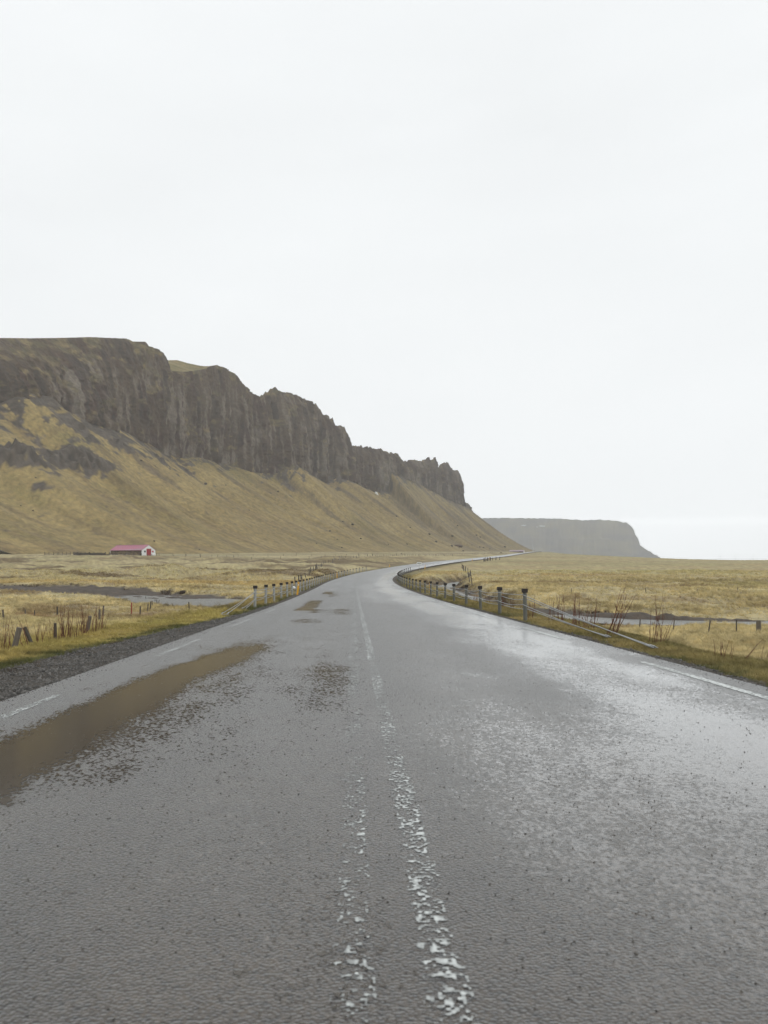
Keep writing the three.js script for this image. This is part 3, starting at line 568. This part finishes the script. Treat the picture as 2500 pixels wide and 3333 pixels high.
// yellow marker posts
const yellow = new THREE.MeshStandardMaterial({ color: new THREE.Color().setRGB(.72, .38, .02), roughness: .55 }), reflector = new THREE.MeshStandardMaterial({ color: 0xd9d9d2, roughness: .25 });
for (const [z, u, tilt, h, label] of [[68.5, -4.45, -.12, .95, 'yellow marker post leaning left by the seventh left guardrail post'], [148, -4.5, 0, .95, 'yellow marker post far along the left guardrail'], [71.5, 5.05, .03, .95, 'yellow marker post behind the right guardrail above white water'], [222, 5.1, -.14, .95, 'yellow marker post leaning right just past the road sign'], [232, -4.6, 0, .8, 'faint yellow marker post at the outside of the bend'], [335, 5.2, 0, .95, 'small yellow marker post on the far straight, nearer of two'], [420, 5.2, 0, .95, 'small yellow marker post on the far straight, farther of two']]) {
  const p = roadAt(z, u), g = group('marker_post', p[0], land(p[0], p[2]) - .02, -p[2], -.1); tag(g, label, 'marker post', 'yellow road marker posts'); g.rotation.z = tilt;
  const sh = new THREE.Shape([[-.055, -.2], [.055, -.2], [.055, h - .06], [.01, h], [-.055, h]].map(q => new THREE.Vector2(...q)));
  mesh('body', new THREE.ExtrudeGeometry(sh, { depth: .03, bevelEnabled: true, bevelSize: .008, bevelThickness: .008, bevelSegments: 1 }), yellow, g);
  mesh('reflector', new RoundedBoxGeometry(.06, .11, .02, 1, .005).translate(0, h - .18, .042), reflector, g);
}

// road sign by the bend
{
  const p = roadAt(203, 5.9), y = land(p[0], p[2]), g = group('road_sign', p[0], y, -p[2], .05); tag(g, 'small white framed sign on a post at the bend', 'sign');
  const steel = new THREE.MeshStandardMaterial({ color: 0x9b9d9c, roughness: .5, metalness: .4 });
  mesh('post', new THREE.CylinderGeometry(.035, .035, 1.9, 10).translate(0, .75, 0), steel, g);
  const sh = new THREE.Shape(), w = .5, h = .25, c = .12; [[-w + .06, h], [w - .06, h], [w, h - .06], [w, -h + c], [w - c * 1.3, -h], [-w + c * 1.3, -h], [-w, -h + c], [-w, h - .06]].forEach((q, i) => sh[i ? 'lineTo' : 'moveTo'](q[0], q[1]));
  const b = mesh('board', new THREE.ExtrudeGeometry(sh, { depth: .03, bevelEnabled: true, bevelSize: .006, bevelThickness: .005, bevelSegments: 1 }).translate(0, 1.62, -.01), new THREE.MeshStandardMaterial({ color: 0xe9eced, roughness: .45 }), g);
  mesh('grey_field', new RoundedBoxGeometry(.8, .26, .012, 1, .004).translate(0, 1.65, .034), new THREE.MeshStandardMaterial({ color: 0xa0a29f, roughness: .6 }), b);
}

// ------------------------------------------------------------------ fences of thin wooden posts
const fenceMats = [.13, .09, .17].map(v => new THREE.MeshStandardMaterial({ color: new THREE.Color().setRGB(v, v * .86, v * .7), map: woodTex, roughness: .95 }));
const fpost = new THREE.CylinderGeometry(.045, .055, 1.5, 7).translate(0, .45, 0);
function fence(label, pts, step, opt = {}) {                            // pts: X, depth
  const g = group('wire_fence'); tag(g, label, 'fence', 'wire fences in the meadows');
  const tops = [];
  let carry = 0;
  for (let k = 0; k < pts.length - 1; k++) {
    const [ax, az] = pts[k], [bx, bz] = pts[k + 1], L = Math.hypot(bx - ax, bz - az);
    let d = carry;
    while (d < L) {
      const t = d / L, x = lerp(ax, bx, t) + rr(-.25, .25), z = lerp(az, bz, t), y = surface(x, z), s = (opt.size ?? 1) * rr(.85, 1.12), m = mesh('post', fpost, fenceMats[Math.floor(rnd() * 3)], g);
      m.position.set(x, y, -z); m.scale.set(s * (opt.thick ?? 1), s, s * (opt.thick ?? 1)); m.rotation.set(rr(-.1, .1), 0, rr(-.12, .12) + (opt.tilt ?? 0));
      tops.push(V(x, y + s * .95, -z)); d += step * rr(.75, 1.25);
    }
    carry = d - L;
  }
  if (opt.wire !== false) for (const f of [.92, .55]) mesh('wire', stemGeo(tops.map(p => V(p.x, p.y - (1 - f) * .95, p.z)), tops.map(() => opt.wireR ?? .006), 4), cableMat, g);
}
const xz = (px, py, from) => { const q = standing(px, py, from); return [q[0], q[2]]; };
fence('wire fence of leaning posts following the left side of the road', [[-10.5, 118], [-11.5, 150], [-13.5, 230], [-13, 310], [8, 480], [55, 680], [118, 950]], 7, { tilt: .1, size: .78, thick: 1.9, wireR: .01 });
fence('long fence across the meadow below the slope, nearer of two', [[-110, 395], [-70, 370], [-38, 350], [-16, 330]], 7, { thick: 1.5, wireR: .012 });
fence('long fence at the foot of the slope, beside the barn', [[-112, 486], [-84, 494], [-40, 500], [4, 505], [40, 540]], 6.2, { thick: 1.7, wireR: .014 });
fence('short row of posts in the meadow where the far road thins', [xz(1577, 1828, 200), xz(1600, 1824, 200), xz(1640, 1822, 200)], 6, { size: 1.0, thick: 2.6, wireR: .014 });
fence('fence running from the right ditch towards the far road', [xz(1534, 1908, 60), xz(1522, 1880, 100), xz(1512, 1862, 100), xz(1506, 1850, 100)], 6, { thick: 1.3, size: .8 });
fence('fence on the grassy bank across the right meadow', [xz(1868, 1932, 70), xz(2015, 1930, 70), xz(2140, 1931, 70), xz(2280, 1930, 70), xz(2470, 1924, 70)], 5.5, { thick: 1.5, size: .36, wire: false });
fence('thin posts along the near bank of the right river', [xz(2095, 2049, 30), xz(2280, 2062, 30), xz(2376, 2064, 30), xz(2438, 2061, 30)], 3.1, { thick: 1.3, size: .44, tilt: -.02, wire: false });
fence('posts along the grassy spit beside the left river', [xz(345, 1948, 50), xz(420, 1953, 50), xz(490, 1956, 50), xz(520, 1972, 50)], 4.2, { thick: 1.8, size: .34, wire: false });
fence('posts beside the muddy pool on the left', [xz(458, 2002, 40), xz(470, 1992, 40), xz(480, 1990, 40), xz(500, 1974, 40)], 2.6, { thick: 2.0, size: .5, wire: false });
fence('row of posts along the reddish side ditch on the left', [xz(18, 2018, 40), xz(55, 2010, 40), xz(118, 2004, 40), xz(158, 2005, 40), xz(260, 2006, 40)], 4.3, { thick: 2.0, size: .46, wire: false });
fence('pair of thin posts in front of the lower river water', [xz(618, 1988, 50), xz(630, 1990, 50)], 1.1, { thick: 1.5, size: .58, wire: false });
function loosePost(px, py, h, r, tilt, label, from = 10, toneK = 0) {
  const q = standing(px, py, from), m = mesh('fence_post', new THREE.CylinderGeometry(r * .92, r, h + .3, 9, 3).translate(0, h / 2 - .15, 0), fenceMats[toneK]); m.position.set(q[0], q[1], -q[2]); m.rotation.z = tilt; tag(m, label, 'fence post', 'loose wooden posts'); m.rotation.x = rr(-.1, .1);
}
loosePost(45, 2117, .42, .055, -.22, 'thick grey post leaning right at the far left verge', 10, 2);
loosePost(105, 2100, .38, .04, .42, 'dark post leaning left between red stems on the left verge', 10, 1);
loosePost(181, 2088, .38, .034, .03, 'thin upright post among stems on the left verge', 10, 1);
loosePost(285, 2053, .36, .05, -.16, 'stout weathered post leaning right behind dense red stems', 10, 2);
loosePost(2470, 2062, .55, .11, 0, 'thick grey post standing in front of the right river', 30, 2);
loosePost(325, 2020, .62, .06, .03, 'tall grey gate post, left of the pair behind the stems', 20, 2);
loosePost(335, 2012, .80, .06, -.02, 'tall grey gate post, right of the pair behind the stems', 20, 2);
{
  const q = standing(428, 2004, 40), m = mesh('fence_post', new THREE.CylinderGeometry(.04, .04, 1.0, 8).translate(0, .35, 0), new THREE.MeshStandardMaterial({ color: new THREE.Color().setRGB(.28, .06, .04), roughness: .7 })); m.position.set(q[0], q[1], -q[2]); tag(m, 'red painted post standing by the muddy pool', 'fence post');
}

// ------------------------------------------------------------------ bare shrubs of red-brown stems
const stemMats = [[.125, .05, .028], [.10, .042, .026], [.15, .062, .035]].map(c => new THREE.MeshStandardMaterial({ color: new THREE.Color().setRGB(...c), roughness: .85 }));
function shrub(px, py, hpx, stems, spread, lean, label, grp, from = 8) {
  const q = standing(px, py, from); if (!q) return;
  const h = hpx / F * q[2] * 1.3, g = group('bare_shrub', q[0], q[1] - .02, -q[2]); tag(g, label, 'shrub', grp);
  for (let k = 0; k < stems; k++) {
    const hh = h * rr(.62, 1.05), a = rr(-1, 1) * spread + lean, b = rr(-.5, .5) * spread, x0 = rr(-.5, .5) * .12 * (1 + stems * .08), z0 = rr(-.12, .12), pts = [], n = 7, w1 = rr(-.05, .05), w2 = rr(-.05, .05);
    for (let i = 0; i <= n; i++) { const t = i / n; pts.push(V(x0 + hh * (a * t + w1 * Math.sin(t * 5) + .12 * a * t * t) + .006 * rr(-1, 1), hh * t * (1 - .1 * Math.abs(a)), z0 + hh * (b * t + w2 * Math.sin(t * 4)))); }
    const r = rr(.0045, .0085) * (.7 + .5 * h) * (q[2] > 28 ? 1.25 : 1), geos = [stemGeo(pts, pts.map((_, i) => r * (1 - .75 * i / n)), 5)];
    const tw = Math.floor(rr(1, 4));
    for (let j = 0; j < tw; j++) { const i = 2 + Math.floor(rnd() * (n - 3)), p = pts[i], d = V(rr(-.35, .35), rr(.5, .9), rr(-.35, .35)).multiplyScalar(hh * rr(.12, .26)); geos.push(stemGeo([p, p.clone().addScaledVector(d, .5).add(V(d.x * .1, 0, 0)), p.clone().add(d)], [r * .5, r * .4, r * .22], 4)); }
    mesh('stem', mergeGeometries(geos), stemMats[k % 3], g);
  }
}
[[5, 2122, 92, 5, .1, .02], [20, 2119, 60, 3, .12, -.05], [40, 2113, 62, 4, .14, -.1], [74, 2109, 88, 5, .08, -.3], [90, 2104, 78, 5, .08, -.22], [120, 2099, 70, 6, .12, 0], [150, 2097, 66, 4, .26, 0], [176, 2090, 62, 4, .12, -.12], [192, 2088, 50, 4, .14, 0], [213, 2084, 96, 13, .08, 0], [234, 2081, 72, 5, .1, -.08], [241, 2079, 48, 3, .08, .05], [260, 2071, 56, 4, .16, .05], [274, 2067, 80, 11, .09, -.05], [299, 2058, 62, 5, .1, 0], [311, 2056, 58, 4, .08, .02], [322, 2052, 74, 5, .14, .05], [335, 2049, 50, 4, .16, .1], [-20, 2130, 80, 4, .15, 0]]
  .forEach(([px, py, h, n, sp, ln], i) => shrub(px, py, h, n, sp, ln, i === 18 ? 'clump of bare red stems cut by the left frame edge' : `${ordinals[i]} clump of bare red-brown stems along the left verge, counted from left`, 'bare shrubs on the left verge'));
[[1548, 1960, 30, 10, .12, 0], [1588, 1968, 34, 7, .16, .05], [1633, 1983, 50, 14, .12, 0], [1668, 1988, 40, 7, .16, .05], [1722, 2014, 62, 8, .2, 0], [1738, 2004, 46, 5, .14, .05], [1792, 2020, 62, 4, .1, 0], [1822, 2024, 74, 9, .1, 0], [1868, 2040, 92, 9, .14, .08], [1925, 2048, 86, 8, .2, .12], [1990, 2068, 138, 11, .12, .34], [2135, 2096, 128, 10, .1, .0], [2160, 2098, 80, 3, .2, .35], [2345, 2143, 64, 4, .1, .02], [2362, 2150, 66, 4, .16, .2], [2412, 2152, 66, 3, .2, .7], [2484, 2160, 60, 4, .16, .3], [1900, 2044, 60, 7, .2, 0]]
  .forEach(([px, py, h, n, sp, ln], i) => shrub(px, py, h, n, sp, ln, i === 10 ? 'large bare shrub with long stems swept right beside the cables' : i === 11 ? 'tall upright bare shrub where the upper cables reach the ground' : `${ordinals[i]} bare stem clump beside the right guardrail, counted away from the bend`, 'bare shrubs on the right verge'));

// ------------------------------------------------------------------ barn and sheepfold
const white = new THREE.MeshStandardMaterial({ color: new THREE.Color().setRGB(.72, .74, .74), roughness: .8 });
const redDoor = new THREE.MeshStandardMaterial({ color: new THREE.Color().setRGB(.30, .035, .04), roughness: .7 });
const roofTex = dataTex(256, 64, (i, j) => { const v = .85 + .14 * fbm(i / 20, j / 40, 3); const f = sst(.02, .4, fbm(i / 34, j / 30 + 3, 3) + .55 * sst(.45, .1, i / 256) - .1); return [lerp(.50, .42, f) * v, lerp(.19, .29, f) * v, lerp(.26, .33, f) * v]; });
const roofMat = new THREE.MeshStandardMaterial({ map: roofTex, roughness: .55 });
const darkGlass = new THREE.MeshStandardMaterial({ color: 0x20211f, roughness: .25 });
const timber = new THREE.MeshStandardMaterial({ color: new THREE.Color().setRGB(.085, .072, .06), roughness: .95 });
function barn(x, z, turn, w, len, eave, ridgeH, label, opt) {
  const y = surface(x, z), g = group('barn', x, y - .05, -z, turn); tag(g, label, 'barn');
  const h = w / 2, sh = new THREE.Shape([[-h, -.6], [h, -.6], [h, eave], [0, ridgeH], [-h, eave]].map(q => new THREE.Vector2(...q)));
  mesh('gable_wall', new THREE.ExtrudeGeometry(sh, { depth: .25, bevelEnabled: false }).translate(0, 0, -.25), white, g);
  mesh('gable_wall', new THREE.ExtrudeGeometry(sh, { depth: .25, bevelEnabled: false }).translate(0, 0, -len), white, g);
  for (const s of [-1, 1]) {
    mesh('side_wall', box(.3, eave + .6, len - .52, s * (h - .15), eave / 2 - .3, -len / 2), opt.side, g);
    const rl = Math.hypot(h, ridgeH - eave) + .35, ang = Math.atan2(ridgeH - eave, h);
    const rf = new THREE.BoxGeometry(rl, .1, len + .3, 1, 1, 1); const rp = mesh('roof_slope', rf, opt.roof, g); rp.position.set(s * (rl / 2 * Math.cos(ang) - .02), ridgeH + .08 - rl / 2 * Math.sin(ang), -len / 2); rp.rotation.z = -s * ang;
    if (opt.ribs) for (let k = 0; k < opt.ribs; k++) { const rb = mesh('roof_rib', new THREE.BoxGeometry(rl, .05, .06), opt.roof, rp); rb.position.set(0, .07, -len / 2 + (k + .5) * len / opt.ribs); }
  }
  mesh('ridge_cap', box(.5, .08, len + .32, 0, ridgeH + .15, -len / 2), opt.cap, g);
  if (opt.door) {
    const d = mesh('door', box(opt.door[0], opt.door[1], .1, opt.door[2], opt.door[1] / 2, .06), redDoor, g);
    mesh('handle', box(.08, .3, .08, opt.door[2] + opt.door[0] * .3, opt.door[1] * .4, .14), timber, d);
    for (const s of [-1, 1]) { const wn = mesh('window', box(.85, .85, .08, s * opt.door[0] * .86 + opt.door[2], eave * .74, .05), s < 0 ? darkGlass : redDoor, g); mesh('frame', box(.99, .08, .1, s * opt.door[0] * .86 + opt.door[2], eave * .74 - .47, .06), white, wn); }
  }
  return g;
}
const turf = new THREE.MeshStandardMaterial({ color: new THREE.Color().setRGB(.12, .085, .055), map: grain, roughness: 1 });
{
  const bx = -119.6, bz = 500, turn = .82;
  barn(bx, bz, turn, 8, 29.5, 2.8, 5.4, 'long red-roofed white barn with red door below the mountain', { side: turf, roof: roofMat, cap: new THREE.MeshStandardMaterial({ color: 0x9a9496, roughness: .6 }), ribs: 24, door: [2.7, 3.5, .1] });
  const gy = surface(bx, bz);
  // turf and rubble heaped against the side wall
  const bank = gridGeo(50, 8, (r, c) => { const l = -28 * r / 49, t = c / 7, hgt = (1.9 + .8 * fbm(r / 4, 2, 3)) * (1 - t) * (1 - t) , o = -4.02 - t * 2.6 + .3 * vn(r / 2, c); const X = o, Zl = l + .2 * vn(r, c), xx = bx + X * Math.cos(turn) + Zl * Math.sin(turn), zz = bz + X * Math.sin(turn) - Zl * Math.cos(turn); return [xx, surface(xx, zz) - .15 + hgt + .3 * vn(r * .9, c * 1.1), -zz]; }, (r, c) => [r / 6, c / 4], (r, c) => mix3([.16, .12, .055], [.10, .065, .05], clamp(.5 + vn(r * .7, c))));
  tag(mesh('turf_bank', bank, groundMat), 'brown turf and rubble bank heaped along the barn wall', 'bank');
  const bale = mesh('hay_bale', new RoundedBoxGeometry(2.2, 1.15, 1.3, 3, .35), white); { const X = 1.9, Zl = 1.4; const xx = bx + X * Math.cos(turn) + Zl * Math.sin(turn), zz = bz + X * Math.sin(turn) - Zl * Math.cos(turn); bale.position.set(xx, surface(xx, zz) + .5, -zz); bale.rotation.y = turn; } tag(bale, 'white wrapped bale lying before the barn door', 'bale');
}
function pen(pts, rails, label) {
  const g = group('sheep_pen'); tag(g, label, 'sheep pen', 'timber sheep pens by the barn');
  for (let k = 0; k < pts.length - 1; k++) {
    const [ax, az] = pts[k], [bx, bz] = pts[k + 1], L = Math.hypot(bx - ax, bz - az), n = Math.max(1, Math.round(L / 2.4));
    for (let j = 0; j <= n; j++) { const t = j / n, x = lerp(ax, bx, t), z = lerp(az, bz, t), m = mesh('post', box(.16, 1.9, .16, 0, .6, 0), timber, g); m.position.set(x, surface(x, z), -z); m.rotation.z = rr(-.06, .06); }
    for (let r = 0; r < rails; r++) { const h = .3 + r * 1.0 / rails, ya = surface(ax, az) + h, yb = surface(bx, bz) + h, m = mesh('rail', new THREE.BoxGeometry(.06, .17, 1), timber, g), a = V(ax, ya, -az), b = V(bx, yb, -bz); m.position.copy(a).lerp(b, .5); m.lookAt(b); m.scale.z = a.distanceTo(b); }
  }
}
const barnXZ = px => (px - CX) / F;
pen([[barnXZ(240) * 486, 486], [barnXZ(345) * 480, 480], [barnXZ(342) * 466, 466], [barnXZ(262) * 466, 466], [barnXZ(240) * 486, 486]], 4, 'dark timber sheep pen with close rails, nearest the barn on its left');
pen([[barnXZ(290) * 480, 480], [barnXZ(292) * 460, 460], [barnXZ(356) * 458, 458], [barnXZ(358) * 476, 476]], 4, 'low rail enclosure in front of the dark timber pen');
pen([[barnXZ(368) * 470, 470], [barnXZ(410) * 468, 468], [barnXZ(424) * 474, 474]], 3, 'short rail fence between the pens and the barn');
pen([[barnXZ(146) * 474, 474], [barnXZ(190) * 473, 473], [barnXZ(230) * 478, 478]], 2, 'low rail fence trailing left from the sheep pens');
barn(212, 1490, 1.2, 5.2, 22, 1.9, 3.5, 'distant pink-roofed shed with white gable beside the far road', { side: turf, roof: new THREE.MeshStandardMaterial({ color: new THREE.Color().setRGB(.46, .36, .42), roughness: .5 }), cap: white });
{
  const [a, b] = sight(1736, 1791), z = 1980, x = a * z, y = EYE + b * z, pts = [];
  for (let k = 0; k <= 12; k++) { const t = k / 12; pts.push(V(-t * 1.6 - (t > .85 ? (t - .85) * 8 : 0), t * 17.5 - 6, 0)); }
  const m = mesh('white_mast', stemGeo(pts, pts.map((_, k) => .5 - .02 * k), 8), white); m.position.set(x, y, -z); tag(m, 'white mast bent at the top standing behind the slope end', 'mast');
}
for (const [px, top, label] of [[2344, 1809, 'left of three faint power poles on the right horizon'], [2393, 1807, 'middle of three faint power poles on the right horizon'], [2451, 1805, 'rightmost of three faint power poles on the right horizon']]) {
  const z = 1500, [a, b] = sight(px, top), x = a * z, yt = EYE + b * z, y0 = land(x, z), g = group('power_pole', x, y0, -z); tag(g, label, 'power pole', 'power poles on the horizon');
  const h = yt - y0; mesh('pole', new THREE.CylinderGeometry(.12, .16, h, 8).translate(0, h / 2 - .2, 0), timber, g); mesh('crossarm', box(3.2, .2, .2, 0, h - 1, 0), timber, g);
}

// ------------------------------------------------------------------ boulders
const boulderMat = new THREE.MeshStandardMaterial({ color: new THREE.Color().setRGB(.085, .065, .052), map: grain, roughness: .95 });
const bGeos = [0, 1, 2].map(k => { const g = new THREE.IcosahedronGeometry(1, 3), p = g.attributes.position; for (let i = 0; i < p.count; i++) { const x = p.getX(i), y = p.getY(i), z = p.getZ(i), r = 1 + .32 * fbm(x * 1.6 + k * 7, y * 1.6 + z * 1.3, 3) + .12 * vn(x * 5 + z * 3, y * 5 + k); p.setXYZ(i, x * r, y * r * .75, z * r * .9); } g.computeVertexNormals(); return g; });
const boulders = [];
for (const [x, y, w] of [[275, 353, 16], [350, 375, 24], [413, 483, 16], [175, 425, 18], [232, 488, 13], [267, 552, 15], [72, 520, 14], [625, 527, 12], [770, 527, 17], [727, 600, 13], [943, 450, 24], [993, 508, 24], [1115, 541, 22], [1170, 556, 14], [1203, 578, 17], [1360, 553, 16], [1330, 549, 14], [1410, 563, 13], [1495, 594, 16], [1305, 457, 18], [1335, 471, 15], [1160, 383, 15], [795, 397, 15], [1120, 463, 20], [690, 310, 18], [1270, 533, 11], [1525, 548, 20]]) boulders.push([1000 + x / 2.37, 1550 + y / 2.37, w / 2.37]);
for (const b of [[502, 1762, 7], [649, 1790, 6], [669, 1576, 11], [735, 1580, 6], [811, 1661, 5], [68, 1646, 5], [108, 1662, 6], [116, 1555, 6], [365, 1656, 4], [460, 1500, 8], [905, 1600, 7]]) boulders.push(b);
boulders.sort((a, b) => a[0] - b[0]);
boulders.forEach(([px, py, w], i) => {
  const q = standing(px, py, 180); if (!q) return; const s = w / F * q[2] / 2, m = mesh('boulder', bGeos[i % 3], boulderMat); m.position.set(q[0], q[1] + s * .3, -q[2]); m.scale.set(s, s * rr(.75, 1), s); m.rotation.y = rnd() * 6;
  tag(m, `${ordinals[i]} dark boulder from the left on the grassy mountain slope`, 'boulder', 'boulders on the slope');
});
{
  const q = standing(1489, 1778, 180), s = 36 / F * q[2] / 2, m = mesh('rock_mound', bGeos[1], new THREE.MeshStandardMaterial({ color: new THREE.Color().setRGB(.10, .06, .042), map: grain, roughness: .95 })); m.position.set(q[0], q[1], -q[2]); m.scale.set(s, s * .42, s * .7); tag(m, 'broad rusty rock mound low on the far grassy slope', 'rock mound');
  const r = standing(597, 1932, 80), b = mesh('peat_hag', bGeos[2], new THREE.MeshStandardMaterial({ color: new THREE.Color().setRGB(.05, .036, .028), map: grain, roughness: 1 })); b.position.set(r[0], r[1] + .1, -r[2]); b.scale.set(.36, .32, .3); tag(b, 'dark round turf lump on the far river bank', 'turf lump');
  const w = standing(955, 1917, 40), wm = mesh('white_bundle', bGeos[0], white); wm.position.set(w[0], w[1] + .1, -w[2]); wm.scale.set(.24, .2, .2); tag(wm, 'small white bundle in the grass behind the left guardrail', 'bundle');
  const sp = standing(1226, 1608, 600); if (sp) { const m2 = mesh('snow_patch', bGeos[0], white); m2.position.set(sp[0], sp[1], -sp[2]); m2.scale.set(2.2, 6, 2.2); m2.rotation.z = .5; tag(m2, 'small white snow streak at the foot of the cliff', 'snow'); }
}

// ------------------------------------------------------------------ grass
{
  const blade = (k) => { const a = k * 2.4, r = .05 + .04 * (k % 3), h = .7 + .3 * ((k * 7) % 5) / 5, l = .30 + .3 * ((k * 3) % 4) / 4, x = Math.cos(a) * r, z = Math.sin(a) * r, dx = Math.cos(a + .7) * l, dz = Math.sin(a + .7) * l, px = -Math.sin(a) * .02, pz = Math.cos(a) * .02; return [[x - px, 0, z - pz], [x + px, 0, z + pz], [x + dx * .4 + px * .8, h * .62, z + dz * .4 + pz * .8], [x + dx * .4 - px * .8, h * .62, z + dz * .4 - pz * .8], [x + dx, h * .95, z + dz]]; };
  const pos = [], idx = []; for (let k = 0; k < 14; k++) { const b = pos.length / 3; blade(k).forEach(p => pos.push(...p)); idx.push(b, b + 1, b + 2, b, b + 2, b + 3, b + 3, b + 2, b + 4); }
  const tuft = new THREE.BufferGeometry(); tuft.setAttribute('position', new THREE.Float32BufferAttribute(pos, 3)); tuft.setIndex(idx); tuft.computeVertexNormals();
  const list = [];
  for (let k = 0; k < 480000; k++) {
    const z = 6.5 * Math.pow(27, rnd()), x = rr(-.45, .45) * (z + 3), u = offRoad(x, z), au = Math.abs(u), edge = u < 0 ? shoulderL(z) : shoulderR(z);
    if (au < edge + .05 * rnd() + (rnd() < .5 ? .35 : rnd() < .12 ? -.45 : 0)) continue;
    if (z > 40 && z < 200) { const [d] = along(river, x, z); if (d < 1.0 + .12 * vn(x / 2, z / 2)) continue; if (x > 6 && d < 2.6 && z < 66 && rnd() < .85) continue; if (x > 0 && along(ditch, x, z)[0] < 1.1) continue; if (Math.hypot((x - pool[0]) / pool[2], (z - pool[1]) / pool[3]) < 1) continue; }
    const patch = fbm(x / 3.5 + 2, z / 5, 3), verge = 1 - sst(edge + 1.2, edge + 3, au);
    if (z > 60 && patch < -.05 && rnd() < .6) continue;
    list.push([x, z, u, patch, verge]);
  }
  const im = new THREE.InstancedMesh(tuft, new THREE.MeshStandardMaterial({ color: 0xffffff, roughness: 1, side: THREE.DoubleSide }), list.length), m = new THREE.Matrix4(), q = new THREE.Quaternion(), col = new THREE.Color(), e = new THREE.Euler();
  list.forEach(([x, z, u, patch, verge], k) => {
    const s = (.11 + .10 * clamp(.5 + patch) + (rnd() < .1 ? .07 : 0)) * (1 - .30 * verge) * (z > 35 ? 1 + .5 * sst(35, 90, z) + (rnd() < .12 ? .7 : 0) : 1), y = land(x, z);
    q.setFromEuler(e.set(rr(-.45, .45), rnd() * 6.28, rr(-.45, .45)));
    m.compose(V(x, y - .015, -z), q, V(s * rr(.9, 1.5), s * rr(.6, 1.1), s * rr(.9, 1.5))); im.setMatrixAt(k, m);
    const c = landColor(x, z, y), v = rr(1.0, 1.5), g = rr(-.02, .02); im.setColorAt(k, col.setRGB(clamp(c[0] * v + g), clamp(c[1] * v + g), clamp(c[2] * v)));
  });
  shade(im).name = 'grass'; im.userData = { kind: 'stuff', label: 'dry straw-coloured grass on the verges and meadows', category: 'grass' }; scene.add(im);
}

renderer.render(scene, camera);
